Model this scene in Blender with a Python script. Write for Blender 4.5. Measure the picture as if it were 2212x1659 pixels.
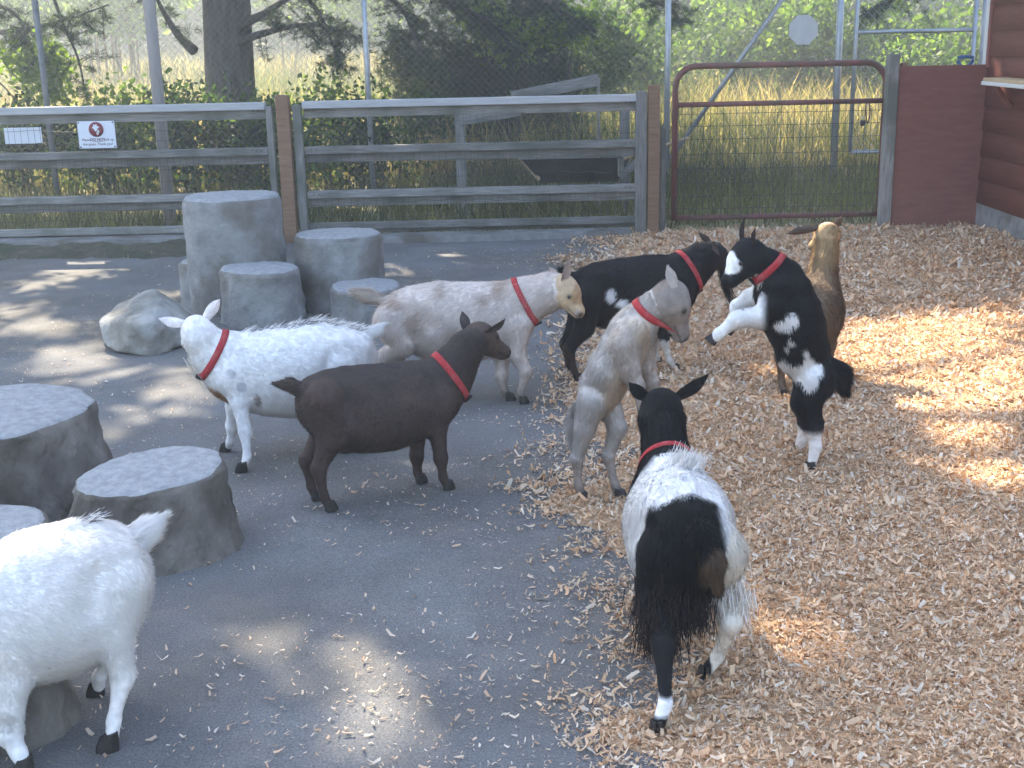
import bpy, bmesh, math, random
import numpy as np
from mathutils import Vector, Matrix
random.seed(7); RNG = np.random.default_rng(11)
for o in list(bpy.data.objects): bpy.data.objects.remove(o)
scene = bpy.context.scene; col = scene.collection
PI = math.pi

# ---------------------------------------------------------------- camera
F = 2700.; PITCH = math.radians(15.5); ROLL = .022; CAMH = 1.5; PW, PH = 2212., 1659.
CAM = np.array([0, 0, CAMH])
_fw = np.array([0, math.cos(PITCH), -math.sin(PITCH)]); _u0 = np.array([0, math.sin(PITCH), math.cos(PITCH)]); _r0 = np.array([1., 0, 0])
_rt = _r0*math.cos(ROLL) - _u0*math.sin(ROLL); _up = _u0*math.cos(ROLL) + _r0*math.sin(ROLL)
cd = bpy.data.cameras.new('camera'); cam = bpy.data.objects.new('camera', cd); col.objects.link(cam)
cam.matrix_world = Matrix(((_rt[0], _up[0], -_fw[0], 0), (_rt[1], _up[1], -_fw[1], 0), (_rt[2], _up[2], -_fw[2], CAMH), (0, 0, 0, 1)))
cd.sensor_fit = 'HORIZONTAL'; cd.sensor_width = 36; cd.lens = 36*F/PW; cd.clip_start = .05; cd.clip_end = 3000
scene.camera = cam

# ---------------------------------------------------------------- light
SUN = np.array([.45, -1., -1.]); SUN /= np.linalg.norm(SUN)      # direction the light travels
world = bpy.data.worlds.new('World'); scene.world = world; world.use_nodes = True
wn = world.node_tree; bg = wn.nodes['Background']
sky = wn.nodes.new('ShaderNodeTexSky'); sky.sky_type = 'NISHITA'; sky.sun_disc = False
sky.sun_elevation = math.asin(-SUN[2]); sky.sun_rotation = math.atan2(-SUN[0], -SUN[1])
sky.air_density = 1.0; sky.dust_density = 1.2; sky.ozone_density = 1.0
wn.links.new(sky.outputs['Color'], bg.inputs['Color']); bg.inputs['Strength'].default_value = .145
sd = bpy.data.lights.new('sun', 'SUN'); sd.energy = 5.0; sd.angle = math.radians(.53); sd.color = (1, .885, .70)
sun = bpy.data.objects.new('sun', sd); col.objects.link(sun)
sun.rotation_euler = Vector(SUN).to_track_quat('-Z', 'Y').to_euler(); sun.location = (-6, 14, 16)
vs = scene.view_settings; vs.view_transform = 'Standard'; vs.look = 'None'; vs.exposure = 2.15; vs.gamma = 1; vs.use_curve_mapping = False
scene.render.engine = 'CYCLES'
cy = scene.cycles; cy.use_denoising = True; cy.denoiser = 'OPENIMAGEDENOISE'
cy.max_bounces = 8; cy.diffuse_bounces = 4; cy.glossy_bounces = 3; cy.transmission_bounces = 5; cy.transparent_max_bounces = 8; cy.volume_bounces = 1
cy.sample_clamp_indirect = 6.; cy.caustics_reflective = False; cy.caustics_refractive = False

# ---------------------------------------------------------------- photo pixel -> direction helpers (2212 x 1659 frame)
def ray(x, y): return _fw + _rt*(x - PW/2)/F + _up*(PH/2 - y)/F
def gnd(x, y, z=0.):
    d = ray(x, y); return CAM + d*((z - CAMH)/d[2])
def aty(x, y, Y):
    d = ray(x, y); return CAM + d*(Y/d[1])

# ---------------------------------------------------------------- object helpers
def wm(o):
    m = Matrix.Identity(4)
    while o is not None: m = o.matrix_basis @ m; o = o.parent
    return m
def new_obj(name, me, parent=None, mats=None, local=False):
    """link a mesh; its coordinates are world ones unless local"""
    o = bpy.data.objects.new(name, me); col.objects.link(o)
    if parent is not None:
        o.parent = parent
        if not local: o.matrix_basis = wm(parent).inverted()
    if mats is not None and me is not None:
        for m in (mats if isinstance(mats, (list, tuple)) else [mats]):
            if m.name not in [x.name for x in me.materials if x]: me.materials.append(m)
    return o
def empty(name, loc=(0, 0, 0), rz=0):
    o = bpy.data.objects.new(name, None); col.objects.link(o); o.location = loc; o.rotation_euler = (0, 0, rz); o.empty_display_size = .1
    return o
def tag(o, label=None, cat=None, group=None, kind=None):
    if label: o['label'] = label
    if cat: o['category'] = cat
    if group: o['group'] = group
    if kind: o['kind'] = kind
    return o
def mesh_np(name, V, Fc, smooth=True, color=None, normals=None):
    """V (n,3), Fc (m,3|4) int or list of faces; colour per vertex (n,3)"""
    me = bpy.data.meshes.new(name)
    V = np.asarray(V, np.float32)
    if isinstance(Fc, np.ndarray):
        k = Fc.shape[1]; m = len(Fc)
        me.vertices.add(len(V)); me.vertices.foreach_set('co', V.ravel())
        me.loops.add(m*k); me.loops.foreach_set('vertex_index', Fc.astype(np.int32).ravel())
        me.polygons.add(m); me.polygons.foreach_set('loop_start', np.arange(0, m*k, k, dtype=np.int32))
        me.update(calc_edges=True); me.validate(verbose=False)
    else:
        me.from_pydata(V.tolist(), [], Fc); me.update()
    if color is not None:
        a = me.color_attributes.new('Col', 'FLOAT_COLOR', 'POINT')
        c = np.ones((len(V), 4), np.float32); c[:, :3] = color; a.data.foreach_set('color', c.ravel())
    if smooth: me.polygons.foreach_set('use_smooth', np.ones(len(me.polygons), bool))
    if normals is not None:
        me.normals_split_custom_set_from_vertices(np.asarray(normals, np.float32))
    return me
def cat_mesh(parts):
    """join [(V,F),...] with equal face size"""
    Vs, Fs, n = [], [], 0
    for V, Fc in parts:
        Vs.append(np.asarray(V, float)); Fs.append(np.asarray(Fc) + n); n += len(V)
    return np.vstack(Vs), np.vstack(Fs)
_boxF = np.array([[0, 3, 2, 1], [4, 5, 6, 7], [0, 1, 5, 4], [1, 2, 6, 5], [2, 3, 7, 6], [3, 0, 4, 7]])
def boxVF(x0, x1, y0, y1, z0, z1):
    return np.array([[x0, y0, z0], [x1, y0, z0], [x1, y1, z0], [x0, y1, z0], [x0, y0, z1], [x1, y0, z1], [x1, y1, z1], [x0, y1, z1]], float), _boxF.copy()
_bev = {}
def bev_box(sx, sy, sz, b=.004, seg=1, mat=None):
    key = (round(sx, 4), round(sy, 4), round(sz, 4), b, seg, mat.name if mat else '')
    if key in _bev: return _bev[key]
    bm = bmesh.new(); bmesh.ops.create_cube(bm, size=1)
    for v in bm.verts: v.co = Vector((v.co.x*sx, v.co.y*sy, v.co.z*sz))
    bmesh.ops.bevel(bm, geom=bm.edges[:], offset=b, segments=seg, affect='EDGES', profile=.6)
    me = bpy.data.meshes.new('box'); bm.to_mesh(me); bm.free(); _bev[key] = me
    return me
def board(name, a, b, w, t, mat, parent=None, upv=(0, 0, 1), bev=.004):
    """a bevelled board from a to b (local x along it), width w along upv, thickness t"""
    a = Vector(a); b = Vector(b); d = (b - a); L = d.length; x = d.normalized(); u = Vector(upv); z = (u - x*u.dot(x)).normalized(); y = z.cross(x)
    me = bev_box(L, t, w, bev, 1, mat)
    o = new_obj(name, me, None, mat); Mx = Matrix.Identity(4)
    for i in range(3): Mx[i][0] = x[i]; Mx[i][1] = y[i]; Mx[i][2] = z[i]; Mx[i][3] = (a[i] + b[i])/2
    if parent is not None: o.parent = parent; Mx = wm(parent).inverted() @ Mx
    o.matrix_basis = Mx
    return o
def tubeVF(pts, rad, n=8, caps=True):
    P = np.asarray(pts, float); m = len(P); rad = np.broadcast_to(np.asarray(rad, float), (m,))
    T = np.gradient(P, axis=0); T /= np.linalg.norm(T, axis=1)[:, None] + 1e-12
    u = np.array([0, 0, 1.]) if abs(T[0][2]) < .9 else np.array([1., 0, 0])
    V = []
    for i in range(m):
        u = u - T[i]*(u@T[i]); u /= np.linalg.norm(u) + 1e-12; w = np.cross(T[i], u)
        for k in range(n):
            a = 2*PI*k/n; V.append(P[i] + rad[i]*(math.cos(a)*u + math.sin(a)*w))
    Fc = []
    for i in range(m-1):
        for k in range(n):
            k2 = (k+1) % n; Fc.append([i*n+k, i*n+k2, (i+1)*n+k2, (i+1)*n+k])
    V = np.array(V)
    if caps:
        c0 = len(V); V = np.vstack([V, P[0], P[-1]])
        for k in range(0, n, 2):
            Fc.append([c0, (k+2) % n, (k+1) % n, k]); e = (m-1)*n; Fc.append([c0+1, e+k, e+(k+1) % n, e+(k+2) % n])
    return V, np.array(Fc)
def tube(name, pts, rad, mat, parent=None, n=8):
    V, Fc = tubeVF(pts, rad, n)
    return new_obj(name, mesh_np(name, V, Fc), parent, mat)
def smoothpath(pts, n=6):
    P = np.asarray(pts, float); out = []
    Q = np.vstack([2*P[0]-P[1], P, 2*P[-1]-P[-2]])
    for i in range(1, len(Q)-2):
        p0, p1, p2, p3 = Q[i-1], Q[i], Q[i+1], Q[i+2]
        for t in np.linspace(0, 1, n, endpoint=False):
            out.append(.5*((2*p1) + (-p0+p2)*t + (2*p0-5*p1+4*p2-p3)*t*t + (-p0+3*p1-3*p2+p3)*t**3))
    out.append(P[-1]); return np.array(out)
_nz = [(RNG.normal(size=3), RNG.uniform(0, 2*PI)) for _ in range(24)]
def vnoise(P, scale, seed=0):
    """smooth pseudo noise in -1..1 for points (n,3)"""
    P = np.asarray(P, float)*scale; r = np.zeros(len(P))
    for i in range(7):
        d, ph = _nz[(i + seed*5) % 24]; r += np.sin(P@d*(1+.35*i) + ph + seed*1.7)/(1+.18*i)
    return r/4.2
def sstep(a, b, x):
    t = np.clip((x-a)/(b-a), 0, 1); return t*t*(3-2*t)

# ---------------------------------------------------------------- materials
def nodes_of(name):
    m = bpy.data.materials.new(name); m.use_nodes = True; nt = m.node_tree; b = nt.nodes['Principled BSDF']
    return m, nt, b
def coord_out(nt, kind, scale, stretch=None, rnd=True):
    N = nt.nodes; L = nt.links
    if kind == 'WORLD': src = N.new('ShaderNodeNewGeometry').outputs['Position']
    else: src = N.new('ShaderNodeTexCoord').outputs['Object']
    mp = N.new('ShaderNodeMapping'); s = stretch or (1, 1, 1)
    mp.inputs['Scale'].default_value = (scale*s[0], scale*s[1], scale*s[2]); L.new(src, mp.inputs['Vector'])
    if rnd and kind != 'WORLD':
        oi = N.new('ShaderNodeObjectInfo'); ml = N.new('ShaderNodeMath'); ml.operation = 'MULTIPLY'; ml.inputs[1].default_value = 37.
        L.new(oi.outputs['Random'], ml.inputs[0]); cb = N.new('ShaderNodeCombineXYZ')
        for k in 'XYZ': L.new(ml.outputs[0], cb.inputs[k])
        L.new(cb.outputs[0], mp.inputs['Location'])
    return mp.outputs['Vector']
def M(name, c1, c2=None, scale=8., stretch=None, rough=.8, bump=.0, bscale=None, coord='OBJECT', detail=5, metal=0., c3=None, s3=1.2, transl=0., spec=.3, var=0., bdist=.01, ramp=(.3, .7)):
    m, nt, b = nodes_of(name); N = nt.nodes; L = nt.links
    b.inputs['Roughness'].default_value = rough; b.inputs['Metallic'].default_value = metal; b.inputs['Specular IOR Level'].default_value = spec
    cur = None
    if c2 is not None:
        v = coord_out(nt, coord, scale, stretch); n = N.new('ShaderNodeTexNoise'); n.inputs['Scale'].default_value = 1; n.inputs['Detail'].default_value = detail; n.inputs['Roughness'].default_value = .6
        L.new(v, n.inputs['Vector']); r = N.new('ShaderNodeValToRGB'); r.color_ramp.elements[0].position = ramp[0]; r.color_ramp.elements[1].position = ramp[1]
        r.color_ramp.elements[0].color = (*c1, 1); r.color_ramp.elements[1].color = (*c2, 1); L.new(n.outputs['Fac'], r.inputs['Fac']); cur = r.outputs['Color']
    else:
        q = N.new('ShaderNodeRGB'); q.outputs[0].default_value = (*c1, 1); cur = q.outputs[0]
    if c3 is not None:
        v = coord_out(nt, coord, s3); n3 = N.new('ShaderNodeTexNoise'); n3.inputs['Scale'].default_value = 1; n3.inputs['Detail'].default_value = 4; L.new(v, n3.inputs['Vector'])
        r3 = N.new('ShaderNodeValToRGB'); r3.color_ramp.elements[0].position = .46; r3.color_ramp.elements[1].position = .66; L.new(n3.outputs['Fac'], r3.inputs['Fac'])
        mx = N.new('ShaderNodeMix'); mx.data_type = 'RGBA'; L.new(r3.outputs['Color'], mx.inputs['Factor']); L.new(cur, mx.inputs['A']); mx.inputs['B'].default_value = (*c3, 1); cur = mx.outputs['Result']
    if var:
        oi = N.new('ShaderNodeObjectInfo'); mr = N.new('ShaderNodeMapRange'); mr.inputs['To Min'].default_value = 1-var; mr.inputs['To Max'].default_value = 1+var; L.new(oi.outputs['Random'], mr.inputs['Value'])
        hs = N.new('ShaderNodeHueSaturation'); L.new(mr.outputs[0], hs.inputs['Value']); L.new(cur, hs.inputs['Color']); cur = hs.outputs['Color']
    L.new(cur, b.inputs['Base Color'])
    if bump:
        v = coord_out(nt, coord, bscale or scale*3, stretch); nb = N.new('ShaderNodeTexNoise'); nb.inputs['Scale'].default_value = 1; nb.inputs['Detail'].default_value = 6; L.new(v, nb.inputs['Vector'])
        bp = N.new('ShaderNodeBump'); bp.inputs['Strength'].default_value = bump; bp.inputs['Distance'].default_value = bdist; L.new(nb.outputs['Fac'], bp.inputs['Height']); L.new(bp.outputs['Normal'], b.inputs['Normal'])
    if transl:
        tr = N.new('ShaderNodeBsdfTranslucent'); L.new(cur, tr.inputs['Color']); ms = N.new('ShaderNodeMixShader'); ms.inputs[0].default_value = transl
        out = N['Material Output']; L.new(b.outputs[0], ms.inputs[1]); L.new(tr.outputs[0], ms.inputs[2]); L.new(ms.outputs[0], out.inputs['Surface'])
    return m
def M_attr(name, rough=.8, transl=0., sheen=0., noise=0., nscale=60., gain=1., tgain=(1, 1, 1), spec=.25):
    """colour from the vertex colour attribute Col"""
    m, nt, b = nodes_of(name); N = nt.nodes; L = nt.links
    b.inputs['Roughness'].default_value = rough; b.inputs['Specular IOR Level'].default_value = spec
    if sheen: b.inputs['Sheen Weight'].default_value = sheen; b.inputs['Sheen Roughness'].default_value = .5
    at = N.new('ShaderNodeAttribute'); at.attribute_name = 'Col'; cur = at.outputs['Color']
    if noise:
        v = coord_out(nt, 'OBJECT', nscale, rnd=False); n = N.new('ShaderNodeTexNoise'); n.inputs['Scale'].default_value = 1; n.inputs['Detail'].default_value = 4; L.new(v, n.inputs['Vector'])
        mr = N.new('ShaderNodeMapRange'); mr.inputs['From Min'].default_value = .3; mr.inputs['From Max'].default_value = .7; mr.inputs['To Min'].default_value = 1-noise; mr.inputs['To Max'].default_value = 1+noise; L.new(n.outputs['Fac'], mr.inputs['Value'])
        hs = N.new('ShaderNodeHueSaturation'); L.new(mr.outputs[0], hs.inputs['Value']); L.new(cur, hs.inputs['Color']); cur = hs.outputs['Color']
    L.new(cur, b.inputs['Base Color'])
    if transl:
        mg = N.new('ShaderNodeMix'); mg.data_type = 'RGBA'; mg.blend_type = 'MULTIPLY'; mg.inputs['Factor'].default_value = 1; L.new(cur, mg.inputs['A']); mg.inputs['B'].default_value = (*tgain, 1)
        tr = N.new('ShaderNodeBsdfTranslucent'); L.new(mg.outputs['Result'], tr.inputs['Color']); ms = N.new('ShaderNodeMixShader'); ms.inputs[0].default_value = transl
        out = N['Material Output']; L.new(b.outputs[0], ms.inputs[1]); L.new(tr.outputs[0], ms.inputs[2]); L.new(ms.outputs[0], out.inputs['Surface'])
    return m
# ================================================================ setting
wood_grey = M('weathered_wood', (.165, .155, .14), (.34, .32, .295), 6, (1, 16, 16), rough=.85, bump=.7, bscale=14, c3=(.13, .135, .11), s3=2.6, var=.2)
wood_top = M('pale_cap_wood', (.38, .38, .38), (.50, .49, .48), 5, (1, 12, 12), rough=.7, bump=.35, bscale=14)  # cap board wood, paler than the other rails
wood_brown = M('cedar_post', (.20, .115, .07), (.30, .18, .11), 6, (14, 14, 1), rough=.8, bump=.5, bscale=16, var=.1)
wood_pale = M('pale_wood', (.46, .33, .19), (.56, .42, .27), 8, (1, 8, 8), rough=.7)
concrete = M('rough_concrete', (.19, .185, .175), (.33, .32, .305), 9, rough=.95, bump=.7, bscale=38, coord='WORLD', c3=(.155, .135, .11), s3=3.2, bdist=.015)
concrete_top = M('worn_concrete_top', (.25, .25, .25), (.40, .395, .385), 34, rough=.95, bump=.6, bscale=130, coord='WORLD', bdist=.008)
concrete_brown = M('stained_concrete', (.12, .103, .084), (.24, .21, .178), 10, (1, 1, .55), rough=.95, bump=1., bscale=22, coord='WORLD', c3=(.085, .07, .058), s3=3.5, bdist=.03)
rock_mat = M('boulder_stone', (.17, .155, .13), (.32, .30, .26), 11, rough=.95, bump=.9, bscale=26, coord='WORLD', c3=(.40, .39, .36), s3=4., bdist=.02)
red_paint = M('barn_red_paint', (.21, .075, .055), (.27, .10, .075), 5, (1, 1, 9), rough=.65, bump=.15, bscale=40)
ply_red = M('red_plywood', (.20, .078, .060), (.26, .105, .082), 4, (6, 1, 1.5), rough=.8, bump=.2, bscale=40)
gate_red = M('red_tube_paint', (.17, .055, .05), (.22, .085, .075), 9, rough=.5, bump=.1, c3=(.12, .07, .05), s3=6)
galv = M('galvanised_steel', (.36, .38, .40), (.48, .50, .52), 14, rough=.45, metal=.6)
galv_dark = M('weathered_pipe', (.16, .17, .18), (.24, .25, .26), 14, rough=.6, metal=.3)
wire_glint = M('galvanised_glint_wire', (.34, .35, .36), rough=.45, metal=.6)  # galvanised gate wire, its colour kept bright to carry the sun glint
wire_dark = M('dark_wire', (.06, .065, .07), rough=.6, metal=.3)
black_iron = M('black_iron', (.03, .03, .033), rough=.5)
white_trim = M('white_trim', (.70, .69, .66), rough=.6)
sign_white = M('sign_white', (.72, .74, .78), rough=.35)
sign_red = M('sign_dark_red', (.22, .035, .045), rough=.4)
sign_text = M('sign_text', (.10, .03, .05), rough=.5)
sign_back = M('aluminium_sign_back', (.50, .49, .48), (.58, .57, .56), 12, rough=.6, metal=.1)
blue_plastic = M('blue_plastic', (.035, .10, .24), rough=.45)
shade_tan = M('shelf_wood', (.50, .36, .20), (.60, .45, .28), 8, (8, 1, 1), rough=.7)

def gz(x, y):
    y = np.asarray(y, float); return .025*np.clip(y-16, 0, 110)
# ground sheet to the horizon
xs = np.concatenate([[-700, -300, -120, -60], np.linspace(-40, 40, 21), [60, 120, 300, 700]]); ys = np.concatenate([[-300, -60, -12], np.linspace(0, 126, 43), [200, 400, 900]])
GX, GY = np.meshgrid(xs, ys); GV = np.stack([GX.ravel(), GY.ravel(), gz(GX, GY).ravel() - .012], 1); nx_ = len(xs)
GQ = np.array([[j*nx_+i, j*nx_+i+1, (j+1)*nx_+i+1, (j+1)*nx_+i] for j in range(len(ys)-1) for i in range(nx_-1)])
soil = M('meadow_soil', (.20, .165, .085), (.30, .25, .13), 1.1, rough=1., coord='WORLD', c3=(.13, .15, .05), s3=.35, detail=8)
g = new_obj('ground', mesh_np('ground', GV, GQ), None, soil); tag(g, kind='structure')
def asphalt_mat():
    m, nt, b = nodes_of('dusty_asphalt'); N = nt.nodes; L = nt.links; b.inputs['Roughness'].default_value = .92; b.inputs['Specular IOR Level'].default_value = .2
    def noise(sc, det=5, st=None):
        v = coord_out(nt, 'WORLD', sc, st); n = N.new('ShaderNodeTexNoise'); n.inputs['Scale'].default_value = 1; n.inputs['Detail'].default_value = det; n.inputs['Roughness'].default_value = .65; L.new(v, n.inputs['Vector']); return n.outputs['Fac']
    def ramp(f, p0, c0, p1, c1):
        r = N.new('ShaderNodeValToRGB'); e = r.color_ramp.elements; e[0].position = p0; e[1].position = p1; e[0].color = (*c0, 1); e[1].color = (*c1, 1); L.new(f, r.inputs['Fac']); return r.outputs['Color']
    def mix(f, a, bb, mode='MIX'):
        x = N.new('ShaderNodeMix'); x.data_type = 'RGBA'; x.blend_type = mode
        (L.new(f, x.inputs['Factor']) if not isinstance(f, float) else setattr(x.inputs['Factor'], 'default_value', f)); L.new(a, x.inputs['A']); L.new(bb, x.inputs['B']); return x.outputs['Result']
    base = ramp(noise(2.2), .32, (.142, .142, .145), .68, (.202, .2, .197))
    dirt = ramp(noise(5.5, 6), .45, (.135, .122, .105), .7, (.22, .19, .15))
    c = mix(ramp(noise(.9, 6), .42, (0, 0, 0), .68, (1, 1, 1)), base, dirt)
    sp = ramp(noise(170, 2), .34, (.70, .70, .70), .66, (1.28, 1.27, 1.25)); c = mix(1., c, sp, 'MULTIPLY')
    bits = ramp(noise(75, 3), .66, (0, 0, 0), .72, (1, 1, 1)); pale = N.new('ShaderNodeRGB'); pale.outputs[0].default_value = (.34, .29, .22, 1); c = mix(bits, c, pale.outputs[0])
    L.new(c, b.inputs['Base Color'])
    add = N.new('ShaderNodeMath'); L.new(noise(120, 4), add.inputs[0]); L.new(noise(9, 4), add.inputs[1])
    bp = N.new('ShaderNodeBump'); bp.inputs['Strength'].default_value = .55; bp.inputs['Distance'].default_value = .012; L.new(add.outputs[0], bp.inputs['Height']); L.new(bp.outputs['Normal'], b.inputs['Normal'])
    return m
asphalt = asphalt_mat()
yx = np.linspace(-14, 12, 53); yy = np.linspace(-8, 9.62, 48); YX, YY = np.meshgrid(yx, yy)
YV = np.stack([YX.ravel(), YY.ravel(), .006*vnoise(np.stack([YX.ravel(), YY.ravel(), 0*YX.ravel()], 1), .9, 1) - .004*0], 1); YV[:, 2] = np.clip(YV[:, 2], -.006, .004)
YQ = np.array([[j*53+i, j*53+i+1, (j+1)*53+i+1, (j+1)*53+i] for j in range(47) for i in range(52)])
y_ = new_obj('yard_pavement', mesh_np('yard_pavement', YV, YQ), None, asphalt); tag(y_, kind='structure')

# ---------------------------------------------------------------- pen fence of boards and wire
FY = 9.78
_nail = []
def disc_(name, x, z, y, r, parent):
    if not _nail:
        V, Q = tubeVF([(0, .002, 0), (0, -.0025, 0)], r, 8); me = mesh_np('nail_head', V, Q, False); me.materials.append(M('rusty_nail', (.07, .05, .04), rough=.7)); _nail.append(me)
    o = bpy.data.objects.new(name, _nail[0]); col.objects.link(o); o.parent = parent; o.matrix_basis = wm(parent).inverted() @ Matrix.Translation((x, y, z)); return o
fence = empty('pen_fence', (-1.7, FY, 0)); tag(fence, 'grey board and wire pen fence with brown post behind the stumps', 'fence')
secs = [(-6.6, -1.83), (-1.55, 1.00)]
for (xa, xb) in secs:
    for i, zt in enumerate((1.065, .725, .385, .14)):
        if i == 0:
            board('rail', (xa, FY-.035, zt-.028), (xb, FY-.035, zt-.028), .055, .075, wood_top, fence)
            board('rail', (xa, FY+.004, zt-.092), (xb, FY+.004, zt-.092), .072, .04, wood_grey, fence)
        else:
            board('rail', (xa, FY-.04, zt-.03), (xb, FY-.04, zt-.03), .055, .04, wood_grey, fence)
            board('rail', (xa, FY+.022, zt-.066 if i < 3 else zt-.05), (xb, FY+.022, zt-.066 if i < 3 else zt-.05), .125 if i < 3 else .08, .04, wood_grey, fence)
for x, w, m, top, yy_, dp in ((-1.69, .10, wood_brown, 1.115, FY-.075, .10), (-1.80, .05, wood_grey, 1.035, FY-.052, .06), (-1.59, .065, wood_grey, 1.04, FY-.052, .06),
                         (1.03, .085, wood_grey, 1.085, FY-.04, .09), (1.125, .088, wood_brown, 1.13, FY-.06, .09), (1.21, .04, wood_grey, .82, FY+.03, .06), (-4.75, .09, wood_grey, 1.0, FY+.10, .09)):
    o = board('post', (x, yy_, -.1), (x, yy_, top), w, dp, m, fence, upv=(1, 0, 0), bev=.005)
for (xa, xb) in secs:
    for zt in (1.0, .70, .36, .11):
        for x in (xa+.05, xa+.09, xb-.05, xb-.09): disc_('nail_head', x, zt, FY-.061 if zt < .9 else FY-.074, .005, fence)
P_ = []
for (xa, xb) in secs:
    n = int((xb-xa)/.05)
    for i in range(n):
        x = xa + (i+.5)*.05 + random.uniform(-.004, .004); P_.append(tubeVF([(x, FY-.009, .06), (x+random.uniform(-.006, .006), FY-.011, .5), (x, FY-.009, 1.0)], .0013, 3, False))
    for k in range(10):
        z = .08 + k*.10; n2 = 24; P_.append(tubeVF([(xa + (xb-xa)*t, FY-.0105, z + .006*math.sin(t*70+k) + .012*math.sin(t*9+k*2)) for t in np.linspace(0, 1, n2*3)], .0016, 3, False))
V, Q = cat_mesh(P_); new_obj('wire_mesh', mesh_np('wire_mesh', V, Q), fence, wire_dark)
# kerbs under it
def slab(name, pts, z0, z1, mat, bev=.012):
    bm = bmesh.new(); vs_ = [bm.verts.new((p[0], p[1], z0)) for p in pts]; f = bm.faces.new(vs_); r = bmesh.ops.extrude_face_region(bm, geom=[f])
    for v in r['geom']:
        if isinstance(v, bmesh.types.BMVert): v.co.z = z1
    bmesh.ops.recalc_face_normals(bm, faces=bm.faces[:]); bmesh.ops.bevel(bm, geom=[e for e in bm.edges], offset=bev, segments=2, affect='EDGES')
    me = bpy.data.meshes.new(name); bm.to_mesh(me); bm.free(); return new_obj(name, me, None, mat)
dv = []
for j, (yv_, zv_) in enumerate(((9.06, -.01), (9.2, .02), (9.34, .045), (9.45, .06))):
    for x in np.linspace(-7, -1.75, 64): dv.append((x, yv_ + .05*math.sin(x*5.1)*(j == 0), zv_ + .012*math.sin(x*9.3 + j*2) + .008*math.sin(x*23.+j)))
db = new_obj('dirt_bank', mesh_np('dirt_bank', np.array(dv), np.array([[j*64+i, j*64+i+1, (j+1)*64+i+1, (j+1)*64+i] for j in range(3) for i in range(63)])), None, M('mossy_dirt', (.055, .05, .035), (.13, .115, .075), 14, rough=1., bump=1., bscale=60, coord='WORLD', c3=(.05, .065, .03), s3=4)); tag(db, kind='structure')
k1 = slab('kerb', [(-7, 9.42), (-1.86, 9.50), (-1.86, 9.72), (-7, 9.70)], -.1, .075, concrete); tag(k1, kind='structure')
k2 = slab('kerb', [(-1.5, 9.52), (.95, 9.56), (.95, 9.74), (-1.5, 9.74)], -.1, .05, concrete); tag(k2, kind='structure')

# ---------------------------------------------------------------- signs on the fence
def text_mesh(body, size, ext=0.0008, bold=False):
    cu = bpy.data.curves.new('txt', 'FONT'); cu.body = body; cu.size = size; cu.extrude = ext; cu.align_x = 'CENTER'; cu.resolution_u = 3
    if bold: cu.offset = size*.022
    o = bpy.data.objects.new('txt', cu); col.objects.link(o); dg = bpy.context.evaluated_depsgraph_get(); me = bpy.data.meshes.new_from_object(o.evaluated_get(dg)); bpy.data.objects.remove(o); bpy.data.curves.remove(cu); return me
def place_text(body, size, x, z, y, parent, mat, bold=False, align='CENTER'):
    me = text_mesh(body, size, bold=bold); o = new_obj('lettering', me, None, mat); o.parent = parent
    o.matrix_basis = wm(parent).inverted() @ Matrix.Translation((x, y, z)) @ Matrix.Rotation(PI/2, 4, 'X'); return o
SY = FY - .085
sg = empty('notice_sign', (-3.115, SY, .75)); tag(sg, 'white notice sign with dark red goat emblem screwed to the top rail', 'sign')
sg.rotation_euler = (0, -.03, 0)
board('frame', (-3.262, SY, .853), (-2.968, SY, .853), .215, .012, M('dark_sign_edge', (.10, .095, .10), rough=.5), sg)
board('panel', (-3.256, SY-.008, .853), (-2.974, SY-.008, .853), .203, .008, sign_white, sg, bev=.002)
def disc(name, x, z, y, r, mat, parent, n=28, t=.002):
    V, Q = tubeVF([(x, y+t, z), (x, y-t, z)], r, n); return new_obj(name, mesh_np(name, V, Q, False), parent, mat)
em = disc('emblem', -3.115, .893, SY-.0135, .056, sign_red, sg)
def flat_poly(name, pts, y, mat, parent):
    V = [(p[0], y, p[1]) for p in pts]; return new_obj(name, mesh_np(name, np.array(V), [list(range(len(V)))], False), parent, mat)
ex, ez = -3.115, .893
flat_poly('goat_head_shape', [(ex+a*.05, ez+b*.05) for a, b in ((-.62, .25), (-.35, .5), (-.4, .8), (-.12, .62), (.1, .85), (.2, .5), (.55, .35), (.25, .15), (.12, -.15), (-.1, -.3), (-.28, -.1), (-.35, .12))][::-1], SY-.0165, sign_white, em)
flat_poly('hand_shape', [(ex+a*.05, ez+b*.05) for a, b in ((.15, -.2), (.4, -.02), (.5, -.3), (.3, -.8), (.05, -.85), (.0, -.5))][::-1], SY-.0165, sign_back, em)
ty = SY-.0128
place_text('Please', .026, -3.197, .808, ty, sg, sign_text); place_text('DO NOT', .028, -3.112, .808, ty, sg, sign_text, True); place_text('pick up', .026, -3.027, .808, ty, sg, sign_text)
board('underline', (-3.152, ty-.0005, .803), (-3.072, ty-.0005, .803), .003, .0016, sign_text, sg, bev=.0005)
place_text('the goats. Thank you!', .026, -3.112, .775, ty, sg, sign_text)
for sx in (-3.245, -2.985):
    for sz in (.762, .944): disc('screw', sx, sz, SY-.0135, .006, black_iron, sg, 10)
s2 = empty('paper_notice', (-3.71, FY+.0, .80)); tag(s2, 'blank white sheet fixed behind the fence wire', 'sign'); board('sheet', (-3.855, FY+.004, .852), (-3.568, FY+.004, .852), .122, .004, sign_white, s2, bev=.001)

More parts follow.
